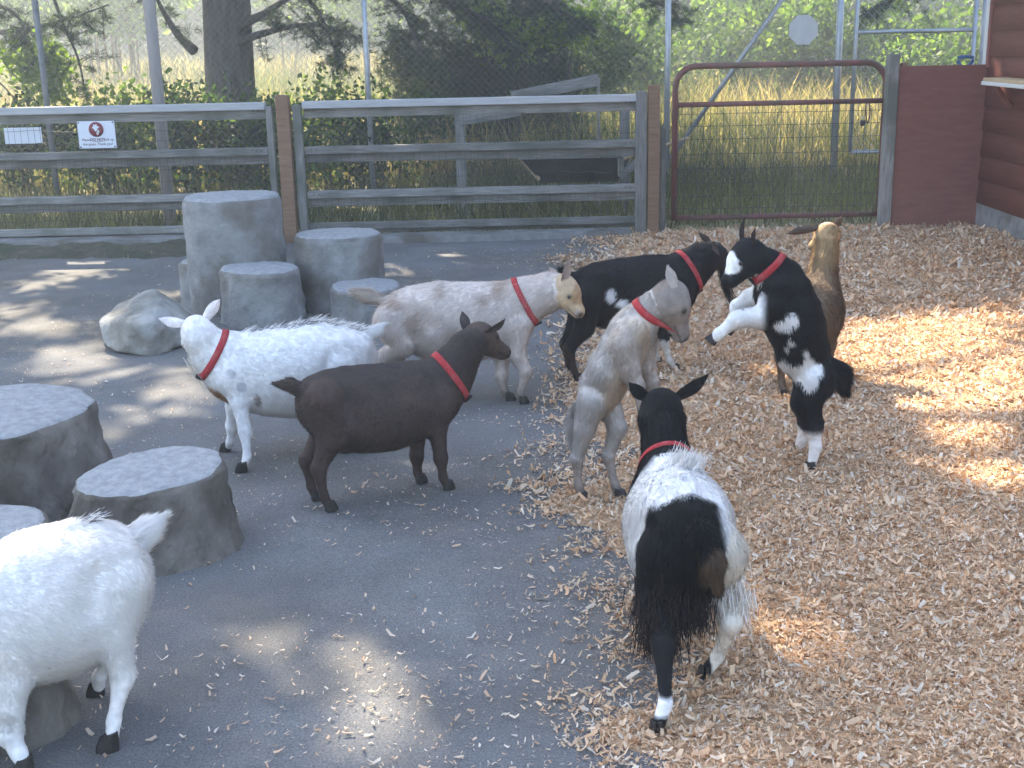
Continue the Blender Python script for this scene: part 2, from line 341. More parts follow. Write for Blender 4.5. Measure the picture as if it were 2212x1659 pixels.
# ---------------------------------------------------------------- tube gate
gt = empty('tube_gate', (2.13, 9.93, 0)); tag(gt, 'dark red tube gate with rounded top corners and wire infill', 'gate'); GYY = 9.93
def arc_path(x0, x1, z0, z1, r):
    p = [(x0, GYY, z0)]
    for a in np.linspace(PI, PI/2, 7): p.append((x0+r+r*math.cos(a), GYY, z1-r+r*math.sin(a)))
    for a in np.linspace(PI/2, 0, 7): p.append((x1-r+r*math.cos(a), GYY, z1-r+r*math.sin(a)))
    p.append((x1, GYY, z0)); return p
tube('frame', arc_path(1.315, 2.945, .07, 1.255, .16), .0235, gate_red, gt, 12)
tube('rail', [(1.315, GYY, .965), (2.945, GYY, .965)], .02, gate_red, gt, 10); tube('rail', [(1.315, GYY, .085), (2.945, GYY, .085)], .0215, gate_red, gt, 10)
P_ = []
for i in range(33): x = 1.34 + i*.05; P_.append(tubeVF([(x, GYY-.022, .07), (x, GYY-.022, .975)], .0022, 4, False))
for z in (.16, .255, .36, .47, .585, .70, .80, .895): P_.append(tubeVF([(1.32, GYY-.0245, z), (2.94, GYY-.0245, z)], .0022, 4, False))
V, Q = cat_mesh(P_); new_obj('wire_mesh', mesh_np('wire_mesh', V, Q), gt, wire_dark)
tube('chain', smoothpath([(2.79, GYY-.03, .95), (2.795, GYY-.035, .86), (2.81, GYY-.035, .80), (2.825, GYY-.03, .86), (2.82, GYY-.03, .95)], 5), .005, black_iron, gt, 6)
lk = board('padlock', (2.752, GYY-.04, .80), (2.792, GYY-.04, .80), .045, .02, black_iron, gt, bev=.006); tube('shackle', [(2.76, GYY-.04, .82)] + [(2.772+.012*math.cos(a), GYY-.04, .838+.014*math.sin(a)) for a in np.linspace(PI, 0, 6)] + [(2.784, GYY-.04, .82)], .003, galv, lk, 6)
# pale handle sticking out beside the gate
tl = empty('rake', (1.26, 10.02, 0)); tag(tl, 'pale wooden handle leaning between the fence post and the gate', 'tool'); tube('handle', [(1.44, 10.10, .70), (1.20, 10.02, .635), (.92, 9.98, .555)], .012, wood_pale, tl, 8)
board('head', (.90, 9.98, .42), (.90, 9.98, .56), .05, .03, wood_grey, tl, upv=(1, 0, 0))

# ---------------------------------------------------------------- red plywood panel and its post
pn = empty('plywood_panel', (3.33, 9.80, 0)); tag(pn, 'dark red plywood panel closing the gap between gate and barn', 'panel')
board('sheet', (3.345, 9.80, -.02), (3.345, 9.80, 1.225), .735, .02, ply_red, pn, upv=(1, 0, 0), bev=.002)
board('post', (2.955, 9.815, -.05), (2.955, 9.815, 1.315), .085, .09, wood_grey, pn, upv=(1, 0, 0), bev=.005); board('cleat', (3.05, 9.84, .0), (3.05, 9.84, 1.25), .05, .04, wood_brown, pn, upv=(1, 0, 0))
# ---------------------------------------------------------------- barn
bx = 3.69
barn = empty('barn', (5.0, 7.5, 0)); tag(barn, 'dark red barn with lap siding on a concrete footing', 'barn')
f_ = slab('foundation', [(bx-.02, 3.0), (bx+3, 3.0), (bx+3, 9.86), (bx-.02, 9.86)], -.1, .20, concrete, .01); f_.parent = barn; f_.matrix_basis = wm(barn).inverted()
exp_ = .185; nb = 16
for i in range(nb):
    z0 = .19 + i*exp_
    # lap board: bottom edge proud, top tucked in
    Vb = []
    for y in (3.0, 9.80): Vb += [(bx-.026, y, z0-.012), (bx-.006, y, z0-.012), (bx+.004, y, z0+exp_+.012), (bx-.012, y, z0+exp_+.012)]
    new_obj('siding_board', mesh_np('siding_board', np.array(Vb), np.array([[0, 1, 2, 3], [7, 6, 5, 4], [0, 4, 5, 1], [1, 5, 6, 2], [2, 6, 7, 3], [3, 7, 4, 0]]), False), barn, red_paint)
V, Q = boxVF(bx+.006, bx+3, 3.02, 9.79, .18, 3.1); new_obj('wall', mesh_np('wall', V, Q, False), barn, red_paint)
board('corner_trim', (bx-.012, 9.832, .2), (bx-.012, 9.832, 3.1), .05, .06, white_trim, barn, upv=(1, 0, 0)); board('corner_trim', (bx-.02, 9.775, 1.2), (bx-.02, 9.775, 3.1), .03, .04, red_paint, barn, upv=(1, 0, 0))
board('eave_board', (bx-.18, 2.9, 2.72), (bx-.18, 8.9, 2.72), .14, .03, white_trim, barn)
Vr = np.array([(bx-.2, 2.8, 2.76), (bx-.2, 8.95, 2.76), (bx+3.2, 8.95, 4.4), (bx+3.2, 2.8, 4.4), (bx-.2, 2.8, 2.82), (bx-.2, 8.95, 2.82), (bx+3.2, 8.95, 4.46), (bx+3.2, 2.8, 4.46)])
new_obj('roof', mesh_np('roof', Vr, _boxF.copy(), False), barn, M('roof_metal', (.25, .24, .23), rough=.5, metal=.4))
sh = empty('wall_shelf', (bx, 9.0, 1.1)); tag(sh, 'small wooden shelf with diagonal bracket on the barn wall', 'shelf')
board('shelf_top', (bx-.115, 8.2, 1.13), (bx-.115, 9.38, 1.13), .17, .025, shade_tan, sh, upv=(1, 0, 0)); board('edge_strip', (bx-.205, 8.2, 1.105), (bx-.205, 9.38, 1.105), .028, .012, white_trim, sh)
for y in (8.5, 9.25): board('bracket', (bx-.17, y, 1.11), (bx-.03, y, .93), .04, .035, red_paint, sh, upv=(0, 1, 0))
# shovel behind the panel
sv = empty('shovel', (3.575, 10.02, 0)); tag(sv, 'blue D handle of a shovel poking up above the plywood panel', 'shovel')
tube('shaft', [(3.575, 10.02, .25), (3.575, 10.0, 1.17)], .014, wood_pale, sv, 8)
tube('grip', [(3.575, 10.0, 1.15), (3.56, 10.0, 1.19), (3.515, 10.0, 1.25), (3.515, 10.0, 1.275), (3.575, 10.0, 1.28), (3.635, 10.0, 1.275), (3.635, 10.0, 1.25), (3.59, 10.0, 1.19), (3.575, 10.0, 1.15)], .013, blue_plastic, sv, 8)
V, Q = boxVF(3.47, 3.68, 10.02, 10.03, -.01, .27); new_obj('blade', mesh_np('blade', V, Q, False), sv, galv)

# ---------------------------------------------------------------- concrete stumps
def stump(cx, cyy, r0, r1, ztop, label, seed, sy=1., slope=(0, 0), rough=.012, group='concrete climbing stumps'):
    n, m = 56, 22; V = []; Qs = []
    prof = [(r1, -.05)] + [(r1 + (r0-r1)*(t**.7), ztop*t*.9) for t in np.linspace(0, 1, m-9)] + [(r0-.05*(1-math.cos(a))*.7, ztop*.9 + (ztop*.1)*math.sin(a)) for a in np.linspace(.15, PI/2, 5)] + [(r0*.7, ztop), (r0*.4, ztop+.003), (.0008, ztop+.004)]
    for (r, z) in prof:
        for k in range(n):
            a = 2*PI*k/n; V.append((r*math.cos(a), r*math.sin(a)*sy, z))
    V = np.array(V); rad = np.maximum(np.hypot(V[:, 0], V[:, 1]), 1e-4); d = rough*(vnoise(V, 7, seed) + .6*vnoise(V, 19, seed+1) + .45*vnoise(V, 45, seed+2)) - .02*sstep(.55, .9, vnoise(V, 16, seed+2))*sstep(.7, .95, V[:, 2]/ztop)*(V[:, 2] < ztop*1.0) + .02*np.sin(2*np.arctan2(V[:, 1], V[:, 0]) + seed)*(rad > .1)
    V[:, :2] *= (1 + d/rad.clip(.1))[:, None]; top = sstep(.3, 1, V[:, 2]/ztop); V[:, 2] += top*(V[:, 0]*slope[0] + V[:, 1]*slope[1] + .004*vnoise(V, 30, seed+1)); V += (cx, cyy, 0)
    L_ = len(prof)
    for i in range(L_-1):
        for k in range(n): Qs.append([i*n+k, i*n+(k+1) % n, (i+1)*n+(k+1) % n, (i+1)*n+k])
    me = mesh_np('concrete_stump', V, np.array(Qs)); me.materials.append(concrete_brown if seed >= 6 else concrete); me.materials.append(concrete_top)
    mi = np.zeros(len(Qs), np.int32); mi[(L_-6)*n:] = 1; me.polygons.foreach_set('material_index', mi); o = new_obj('concrete_stump', me); return tag(o, label, 'stump', group)
stump(-1.585, 7.22, .262, .268, .665, 'tallest concrete stump of the cluster beside the brown fence post', 1, rough=.010)
stump(-.985, 7.18, .235, .245, .44, 'second tallest concrete stump standing right of the tallest', 2)
stump(-1.385, 6.86, .225, .24, .305, 'squat concrete stump in front of the tallest one', 3, rough=.016)
stump(-.80, 6.82, .215, .225, .20, 'lowest concrete stump of the cluster behind the cream goat', 4)
stump(-1.80, 7.42, .19, .2, .26, 'half hidden concrete stump behind the tallest one and the boulder', 5)
stump(-1.73, 4.02, .31, .37, .335, 'broad worn concrete stump behind the bushy tailed white goat', 6, rough=.02, slope=(-.03, .03))
stump(-1.12, 3.60, .205, .27, .255, 'tapered concrete stump with pale sloping top beside the white goat', 7, sy=.95, rough=.022, slope=(.04, .10))
stump(-1.52, 3.30, .18, .21, .215, 'low concrete stump step partly behind the white goat', 8, rough=.018)
stump(-1.23, 2.61, .17, .20, .20, 'low dark concrete stump between the legs of the white goat', 9, rough=.018)
# ---------------------------------------------------------------- boulder
pts = [aty(212, 694, 6.28), aty(300, 700, 6.08), aty(335, 690, 6.10), aty(330, 620, 6.55), aty(352, 640, 6.42), aty(280, 645, 6.62), aty(392, 705, 6.35), aty(372, 662, 6.5), aty(224, 738, 6.22), aty(255, 765, 6.12), aty(330, 772, 6.08), aty(385, 752, 6.2),
       (-2.25, 6.7, .05), (-1.75, 6.8, .04), (-1.6, 6.55, .05), (-2.1, 6.75, .17)]
bm = bmesh.new()
for p in pts: bm.verts.new(p)
bmesh.ops.convex_hull(bm, input=bm.verts[:]); bm.normal_update(); PLN = []
for f in bm.faces:
    n_ = np.array(f.normal[:]); PLN.append((n_, float(n_@np.array(f.verts[0].co[:]))))
bm.free(); ctr_ = np.mean(np.array(pts), 0); h_ = .013; lo_ = np.min(np.array(pts), 0) - .08; hi_ = np.max(np.array(pts), 0) + .08
ROCKDATA = (PLN, ctr_, h_, lo_, hi_)

# ---------------------------------------------------------------- tall chain link fence behind
CY = 12.8
cl = empty('chain_link_fence', (0, CY, 0)); tag(cl, 'tall chain link fence on pipe posts along the meadow', 'fence')
def chain(xa, xb, za, zb, y, d=.072, r=.0016):
    P_ = []; h_ = zb-za
    for s in (1, -1):
        n = int((xb-xa+h_)/d)
        for i in range(n+1):
            x0 = xa - h_ + i*d if s > 0 else xa + i*d
            a = np.array([x0, za]); b = np.array([x0 + s*h_, zb]);
            # clip to xa..xb
            t0, t1 = 0., 1.; dx = b[0]-a[0]
            for lim, sgn in ((xa, 1), (xb, -1)):
                fa = (a[0]-lim)*sgn; fb = (b[0]-lim)*sgn
                if fa < 0 and fb < 0: t1 = -1
                elif fa < 0: t0 = max(t0, fa/(fa-fb))
                elif fb < 0: t1 = min(t1, fa/(fa-fb))
            if t1 <= t0: continue
            p, q = a + (b-a)*t0, a + (b-a)*t1; P_.append(tubeVF([(p[0], y + .003*s, p[1]), (q[0], y + .003*s, q[1])], r, 3, False))
    return cat_mesh(P_)
V, Q = chain(-8.5, 3.29, .03, 2.5, CY); new_obj('wire_mesh', mesh_np('wire_mesh', V, Q), cl, M('dull_wire', (.20, .19, .18), rough=.6, metal=.3))
for px, r, m in ((85, .032, galv_dark), (790, .028, galv), (1443, .03, galv), (1813, .036, galv)):
    x = aty(px, 100, CY)[0]; tube('post', [(x, CY+.02, -.1), (x, CY+.02, 2.6)], r, m, cl, 10)
tube('brace', [(1.66, CY+.03, .28), (3.25, CY+.03, 2.52)], .024, galv, cl, 10); tube('top_rail', [(-8.5, CY, 2.52), (3.3, CY, 2.52)], .02, galv, cl, 8)
cg = empty('chain_link_gate', (4.05, CY, 0)); tag(cg, 'tall galvanised chain link gate beyond the plywood panel', 'gate')
tube('frame', [(3.46, CY-.04, .31), (3.46, CY-.04, 2.5), (4.63, CY-.04, 2.5), (4.63, CY-.04, .31), (3.46, CY-.04, .31)], .024, galv, cg, 10); tube('rail', [(3.46, CY-.04, 1.475), (4.63, CY-.04, 1.475)], .021, galv, cg, 10)
V, Q = chain(3.47, 4.62, .32, 2.5, CY-.045, .085, .0024); new_obj('wire_mesh', mesh_np('wire_mesh', V, Q), cg, wire_glint); tube('hinge_post', [(4.74, CY, -.1), (4.74, CY, 2.6)], .036, galv, cg, 10)
ob = [(2.945 + .152*math.cos(PI/8 + k*PI/4), 1.51 + .152*math.sin(PI/8 + k*PI/4)) for k in range(8)]
bm = bmesh.new(); f = bm.faces.new([bm.verts.new((a, CY-.03, b)) for a, b in ob]); r_ = bmesh.ops.extrude_face_region(bm, geom=[f])
for v in r_['geom']:
    if isinstance(v, bmesh.types.BMVert): v.co.y += .006
bmesh.ops.recalc_face_normals(bm, faces=bm.faces[:]); me = bpy.data.meshes.new('octagonal_sign'); bm.to_mesh(me); bm.free(); tag(new_obj('octagonal_sign', me, None, sign_back), 'plain pale octagonal sign back hung on the chain link fence', 'sign')
# timber pole close behind the pen fence
wp = aty(350, 300, 10.45); tag(tube('timber_pole', [(wp[0]+.005, 10.45, -.1), (wp[0]-.0, 10.45, 1.5), (wp[0]-.01, 10.45, 3.6)], [.055, .05, .046], M('grey_pole', (.27, .24, .22), (.36, .33, .31), 6, (10, 10, 1), rough=.85, bump=.4), None, 10), 'grey timber pole rising just behind the pen fence rails', 'pole')
# old wooden feeder behind the fence
fd = empty('wooden_feeder', (.3, 11., 0)); tag(fd, 'old wooden trough frame with sloping top board behind the pen fence', 'feeder')
board('post', (-.40, 11., -.05), (-.40, 11., .87), .085, .09, wood_grey, fd, upv=(1, 0, 0)); board('post', (1.05, 11.3, -.05), (1.05, 11.3, .9), .085, .09, wood_grey, fd, upv=(1, 0, 0))
board('side_board', (-.40, 10.95, .83), (.12, 10.95, .90), .11, .03, wood_grey, fd); board('sloping_board', (.05, 11.05, 1.0), (.80, 11.05, 1.13), .10, .04, wood_grey, fd); board('end_post', (.80, 11.05, .0), (.80, 11.05, 1.15), .02, .09, wood_grey, fd, upv=(1, 0, 0))
V = np.array([(.12, 10.9, .49), (1.06, 10.9, .49), (.96, 10.98, .27), (.30, 10.98, .27), (.12, 11.4, .49), (1.06, 11.4, .49), (.96, 11.3, .27), (.30, 11.3, .27)]); new_obj('trough', mesh_np('trough', V, np.array([[0, 1, 2, 3], [5, 4, 7, 6], [4, 0, 3, 7], [1, 5, 6, 2], [3, 2, 6, 7]]), False), fd, M('dark_trough', (.07, .07, .075), (.11, .11, .11), 6, rough=.7))
tube('rim', [(.11, 10.89, .495), (1.07, 10.89, .495)], .013, galv, fd, 8); board('brace', (.10, 10.97, .50), (.28, 10.97, .30), .03, .03, wood_pale, fd); board('brace', (1.12, 10.93, .44), (.98, 10.93, .30), .06, .03, wood_grey, fd)
# ================================================================ wood shavings
EY = [2.0, 2.38, 2.7, 3.06, 3.4, 3.7, 4.3, 5.2, 6.2, 7.3, 8.6, 10.0]; EX = [.22, .24, .34, .38, .30, .22, .18, .20, .40, .47, .56, .72]
def chipcov(x, y):
    p = np.stack([x, y, 0*x], 1); e = np.interp(y, EY, EX)
    return sstep(-.30, .34, x - e + .20*vnoise(p, 3.6, 1) + .17*vnoise(p, 9, 2) + .11*vnoise(p, 24, 3))*sstep(9.95, 9.6, y)
bxs = np.arange(-.5, 3.72, .04); bys = np.arange(1.6, 9.9, .04); BX, BY = np.meshgrid(bxs, bys); bp = np.stack([BX.ravel(), BY.ravel(), 0*BX.ravel()], 1)
def bedz(p): return .036*chipcov(p[:, 0], p[:, 1]) - .024 + .012*vnoise(p, 3.1, 4)*chipcov(p[:, 0], p[:, 1]) + .006*vnoise(p, 17, 3)*chipcov(p[:, 0], p[:, 1])
bp[:, 2] = bedz(bp); nb_ = len(bxs)
BQ = np.array([[j*nb_+i, j*nb_+i+1, (j+1)*nb_+i+1, (j+1)*nb_+i] for j in range(len(bys)-1) for i in range(nb_-1)])
keep = (bp[BQ][:, :, 2] > -.004).any(1); BQ = BQ[keep]
bed_mat = M('shaving_litter', (.43, .27, .15), (.70, .48, .29), 70, rough=1., bump=1., bscale=90, coord='WORLD', c3=(.56, .39, .235), s3=5, bdist=.02)
bed = new_obj('shavings_bed', mesh_np('shavings_bed', bp, BQ), None, bed_mat); tag(bed, 'loose bed of pale orange wood shavings', 'shavings', kind='stuff')
chip_mat = M_attr('wood_shavings', rough=.8, transl=.18)
def chips(n, x, y, z, size, tilt=.45):
    """curled shavings: three-station strips with a twist"""
    a = RNG.uniform(0, 2*PI, n); L = size*np.clip(RNG.lognormal(-.12, .42, n), .3, 2.4); W = L*RNG.uniform(.14, .40, n); cur = RNG.uniform(-.5, .9, n)*L*.5; tw = RNG.normal(0, .5, n)
    d = np.stack([np.cos(a), np.sin(a), RNG.normal(0, tilt, n)], 1); d /= np.linalg.norm(d, axis=1)[:, None]; s = np.stack([-np.sin(a), np.cos(a), RNG.normal(0, tilt, n)], 1); s -= d*(s*d).sum(1)[:, None]; s /= np.linalg.norm(s, axis=1)[:, None]; u = np.cross(d, s); c = np.stack([x, y, z], 1); V = np.zeros((n, 6, 3))
    for i, t in enumerate((-1, 0, 1)):
        wv = W*(.75 if t else 1.)*.5; sv = s + u*(tw*t)[:, None]; p = c + d*(L*.5*t)[:, None] + u*(cur*(t*t))[:, None]; V[:, 2*i] = p - sv*wv[:, None]; V[:, 2*i+1] = p + sv*wv[:, None]
    V[:, :, 2] = np.maximum(V[:, :, 2], .001 + (V[:, :, 2] - V[:, :, 2].min(1, keepdims=True))*.9)
    b = (np.arange(n)*6)[:, None]; Q = np.vstack([b + [[0, 1, 3, 2]], b + [[2, 3, 5, 4]]])
    pal = np.array([(.73, .50, .31), (.78, .58, .395), (.67, .41, .235), (.79, .66, .51), (.57, .325, .165), (.76, .52, .315)]); c_ = pal[RNG.integers(0, 6, n)]*RNG.uniform(.75, 1.2, n)[:, None]
    return V.reshape(-1, 3), Q, np.repeat(c_, 6, 0)
cx_, cy_, cz_, cs_ = [], [], [], []
for (y0, y1, dens, sz) in ((2.15, 2.9, 17000, .0155), (2.9, 3.7, 13000, .0172), (3.7, 4.8, 8800, .020), (4.8, 6.4, 5200, .025), (6.4, 9.9, 2500, .035)):
    xw = .42*y1 + .75; x0, x1 = -.45, min(3.66, xw); n = int(dens*(y1-y0)*(x1-x0)); x = RNG.uniform(x0, x1, n); y = RNG.uniform(y0, y1, n); k = RNG.random(n) < np.clip(chipcov(x, y)*1.25, 0, 1)**1.2; x, y = x[k], y[k]
    p = np.stack([x, y, 0*x], 1); cx_.append(x); cy_.append(y); cz_.append(np.maximum(bedz(p), .0) + RNG.uniform(.001, .014, len(x))); cs_.append(np.full(len(x), sz))
V, Q, C = chips(sum(map(len, cx_)), *(np.concatenate(v) for v in (cx_, cy_, cz_, cs_)))
new = new_obj('wood_shavings', mesh_np('wood_shavings', V, Q, False, np.clip(C, 0, 1)), None, chip_mat); tag(new, 'curled pale orange wood shavings covering half the yard', 'shavings', kind='stuff')
# strays on the asphalt, thinner away from the bed, in little drifts
n = 120000; x = RNG.uniform(-2.6, 1.2, n); y = 2.1 + 7*RNG.random(n)**1.7; p = np.stack([x, y, 0*x], 1); e = np.interp(y, EY, EX)
pr = .10 + .9*np.exp(-np.clip(e - x, 0, 9)/.28); pr *= np.clip(.35 + .9*vnoise(p, 3.3, 2) + .5*vnoise(p, 9, 3), .06, 1); k = (RNG.random(n) < pr) & (chipcov(x, y) < .5); x, y = x[k], y[k]; n = len(x)
V, Q, C = chips(n, x, y, RNG.uniform(.004, .009, n), .013*RNG.uniform(.4, 1.25, n), .22); C = C*.8 + .1
tag(new_obj('stray_shavings', mesh_np('stray_shavings', V, Q, False, np.clip(C, 0, 1)), None, chip_mat), 'stray wood shavings scattered on the asphalt', 'shavings', kind='stuff')

# ================================================================ plants
leaf_mat = M_attr('leaves', rough=.6, transl=.5, tgain=(1.5, 1.7, .6)); needle_mat = M_attr('pine_needles', rough=.6, transl=.22, tgain=(1.2, 1.3, .7)); grass_mat = M_attr('grass_blades', rough=.7, transl=.45, tgain=(1.25, 1.2, .75))
bark_mat = M('pine_bark', (.08, .07, .064), (.19, .165, .145), 5, (3, 3, .8), rough=1., bump=1., bscale=16, bdist=.05); twig_mat = M('twig_bark', (.06, .05, .042), (.11, .09, .075), 12, rough=.9)
def leaves(P, size, aspect=.55, droop=.3, nrm=None):
    """rhombic folded leaves at P (n,3)"""
    n = len(P); d = RNG.normal(size=(n, 3)); d[:, 2] -= droop; d /= np.linalg.norm(d, axis=1)[:, None]; s = np.cross(d, RNG.normal(size=(n, 3))); s /= np.linalg.norm(s, axis=1)[:, None]; L = (size*RNG.uniform(.6, 1.35, n))[:, None]
    V = np.stack([P - d*L*.5, P + s*L*aspect*.5, P + d*L*.5, P - s*L*aspect*.5], 1); return V.reshape(-1, 3), np.arange(4*n).reshape(-1, 4)
def colr(n, cols, rep, lo=.7, hi=1.3):
    c = np.array(cols); return np.clip(np.repeat(c[RNG.integers(0, len(c), n)]*RNG.uniform(lo, hi, n)[:, None], rep, 0), 0, 1)
def tufts(P, length, k=14, width=.003, up=.25):
    """needle tufts: k thin triangles fanning out of each point"""
    n = len(P); ax = RNG.normal(size=(n, 3)); ax[:, 2] = np.abs(ax[:, 2])*.3 - .1 + up; ax /= np.linalg.norm(ax, axis=1)[:, None]
    d = np.repeat(ax, k, 0) + RNG.normal(size=(n*k, 3))*.62; d /= np.linalg.norm(d, axis=1)[:, None]; r = np.repeat(P, k, 0) + RNG.normal(size=(n*k, 3))*.012; L = (length*RNG.uniform(.6, 1.2, n*k))[:, None]
    s = np.cross(d, RNG.normal(size=(n*k, 3))); s /= np.linalg.norm(s, axis=1)[:, None]; V = np.stack([r - s*width, r + s*width, r + d*L + np.array([0, 0, -.1])*L], 1); return V.reshape(-1, 3), np.arange(3*n*k).reshape(-1, 3)
def clumps(n, c, R, nc, cr, flat=1.):
    """points gathered in nc clumps spread over an ellipsoid shell"""
    cc = RNG.normal(size=(nc, 3)); cc /= np.linalg.norm(cc, axis=1)[:, None]; cc *= (RNG.random((nc, 1))**.45); cc = cc*np.array(R) + np.array(c); i = RNG.integers(0, nc, n); return cc[i] + RNG.normal(size=(n, 3))*cr*np.array([1, 1, flat])
GREENS = [(.075, .12, .03), (.10, .145, .04), (.055, .09, .028), (.13, .17, .05)]; LIGHT = [(.17, .23, .05), (.21, .26, .07), (.13, .19, .04)]; DARKG = [(.03, .055, .02), (.04, .07, .025), (.025, .045, .02)]; PINE = [(.035, .06, .03), (.045, .075, .035), (.06, .085, .05), (.03, .05, .028)]

# ---- ground-shadow map: where the photograph's sun flecks lie, the crowns leave gaps
def W(*pp): return np.array([gnd(*p)[:2] for p in pp])
LIT = [W((1838, 712), (1960, 690), (2260, 668), (2300, 905), (2080, 900), (1990, 935), (1900, 868), (1838, 850)), W((1500, 872), (1560, 835), (1700, 815), (1720, 865), (1600, 885)), W((1890, 1040), (1980, 1040), (2060, 1062), (2260, 1060), (2260, 1120), (2020, 1110)), W((1618, 1332), (1740, 1340), (1800, 1430), (1760, 1500), (1640, 1440)),
       W((2000, 930), (2260, 905), (2260, 1010), (2080, 1000)), W((60, 572), (270, 566), (330, 576), (120, 586)), W((125, 594), (215, 592), (210, 602), (125, 603)), W((0, 660), (100, 648), (95, 668), (0, 680)), W((240, 815), (330, 798), (440, 846), (430, 868), (330, 856)), W((20, 800), (110, 780), (250, 790), (120, 830)),
       W((840, 548), (900, 540), (905, 549), (845, 556)), W((900, 560), (1010, 538), (1050, 545), (960, 575)), W((825, 590), (900, 575), (930, 590), (850, 604)), W((650, 1360), (760, 1335), (850, 1400), (830, 1480), (700, 1450)), W((430, 1390), (540, 1375), (560, 1430), (450, 1440)), W((1030, 1150), (1120, 1128), (1160, 1150), (1060, 1180)), W((190, 935), (260, 925), (270, 950), (200, 960)),
       W((30, 770), (110, 755), (130, 775), (50, 790)), W((860, 990), (930, 980), (930, 1020), (880, 1015)), W((340, 640), (410, 610), (415, 630), (350, 660)), W((120, 700), (190, 690), (180, 712), (130, 716)), W((1180, 560), (1250, 545), (1240, 560)), W((0, 704), (110, 692), (130, 716), (0, 730)), W((150, 748), (225, 738), (250, 758), (165, 768)), W((270, 884), (410, 874), (420, 892), (290, 900)), W((420, 780), (470, 776), (480, 800), (430, 806)), W((30, 612), (130, 606), (120, 622), (20, 626)), W((640, 1600), (800, 1590), (820, 1680), (620, 1680)),
       np.array([(-1.35, 1.8), (-.85, 1.75), (-.8, 2.1), (-1.3, 2.12)]), np.array([(3.75, 8.34), (4.5, 8.34), (4.5, 8.46), (3.75, 8.46)])]
def inpoly(x, y, poly):
    r = np.zeros(len(x), bool); m = len(poly); j = m-1
    for i in range(m):
        xi, yi = poly[i]; xj, yj = poly[j]; c = ((yi > y) != (yj > y)) & (x < (xj-xi)*(y-yi)/(yj-yi+1e-12) + xi); r ^= c; j = i
    return r
def is_lit(x, y):
    r = np.zeros(len(x), bool)
    for p in LIT:
        c = (p.min(0)+p.max(0))/2; d = p-c; h_ = np.abs(d).max(0); r |= inpoly(x, y, c + d*(h_ + np.minimum(.20, .12 + h_*.3))/h_)
    return r
SR = SUN/(-SUN[2])                       # shadow offset per metre of height
trees = []
def pine(x, y, H, R, base, label, trunk_r, limbs_extra=()):
    t = empty('pine_tree', (x, y, 0)); tag(t, label, 'pine tree', 'pines behind the pen')
    zs = np.linspace(-.2, H, 16); ctr = np.stack([x + .10*np.sin(zs*.5), y + .08*np.cos(zs*.4), zs], 1); tube('trunk', ctr, np.interp(zs, [-.2, .3, 1.5, H], [trunk_r*1.3, trunk_r*1.08, trunk_r, .05]), bark_mat, t, 18)
    trees.append(dict(root=t, x=x, y=y, H=H, R=R, base=base, pts=[], tw=[])); return trees[-1]
T1 = pine(-3.08, 14.1, 15.5, 5.2, 3.3, 'big pine with dark trunk rising behind the chain link fence', .265)
T2 = pine(-8.3, 14.6, 14.5, 4.8, 3.2, 'pine whose boughs hang in beside the dark pipe post', .25)
T3 = pine(6.6, 17.2, 13, 3.6, 3.6, 'pine behind the barn corner and chain link gate', .22)
T4 = pine(.62, 18.2, 13, 4.6, 2.9, 'pine hidden behind the dark conifer bushes in the middle', .2)
def crown_r(T, z):
    f = np.clip((z - T['base'])/(T['H'] - T['base']), 0, 1); return T['R']*np.clip(.55 + 1.2*f, .55, 1)*np.clip((1-f)*1.9, 0, 1)**.7
n = 90000; gx = RNG.uniform(-6., 5.6, n); gy = RNG.uniform(1.2, 13.7, n); hz_ = RNG.uniform(3.3, 14.5, n); px_, py_ = gx - SR[0]*hz_, gy - SR[1]*hz_
ok = ~is_lit(gx, gy) & ((gx > -.7) | (gy < 11.6))
# spare the sunny strip on the barn wall and thin out over the right hand side
for T in trees:
    m = ok & (np.hypot(px_ - T['x'], py_ - T['y']) < crown_r(T, hz_)) & (hz_ > T['base']) & (hz_ < T['H']); T['pts'] = np.stack([px_[m], py_[m], hz_[m]], 1); ok &= ~m
for T, mx in zip(trees, (900, 700, 1300, 700)):          # the rest of each crown, whose shadow falls outside the pen
    q = np.stack([T['x'] + RNG.uniform(-1, 1, 9000)*T['R'], T['y'] + RNG.uniform(-1, 1, 9000)*T['R'], RNG.uniform(T['base'], T['H'], 9000)], 1); sx, sy = q[:, 0] + SR[0]*q[:, 2], q[:, 1] + SR[1]*q[:, 2]
    m = (np.hypot(q[:, 0]-T['x'], q[:, 1]-T['y']) < crown_r(T, q[:, 2])) & ~((sx > -5.8) & (sx < 5.2) & (sy < 13.8) & (sy > 1)); T['rest'] = q[m][:mx]
for T, mx in zip(trees, (7600, 4600, 1400, 3600)):
    p = np.vstack([T['pts'][:mx], T['rest']]); m = len(p); k = 13; Pl = np.repeat(p, k, 0) + RNG.normal(size=(m*k, 3))*np.array([.11, .11, .08]); V, Q = leaves(Pl, np.full(m*k, .20), .40, .2)
    new_obj('crown', mesh_np('crown', V, Q, False, colr(m*k, PINE, 4)), T['root'], needle_mat)
    # limbs out to the foliage
    for j in range(26):
        q = p[RNG.integers(0, m)]; z0 = max(T['base']-.4, q[2] - .25*math.hypot(q[0]-T['x'], q[1]-T['y'])); a = np.array([T['x'], T['y'], z0]); mid = (a+q)/2 + np.array([0, 0, .15]); tube('limb', smoothpath([a, mid, q], 4), np.linspace(.06, .015, 9), twig_mat, T['root'], 6)
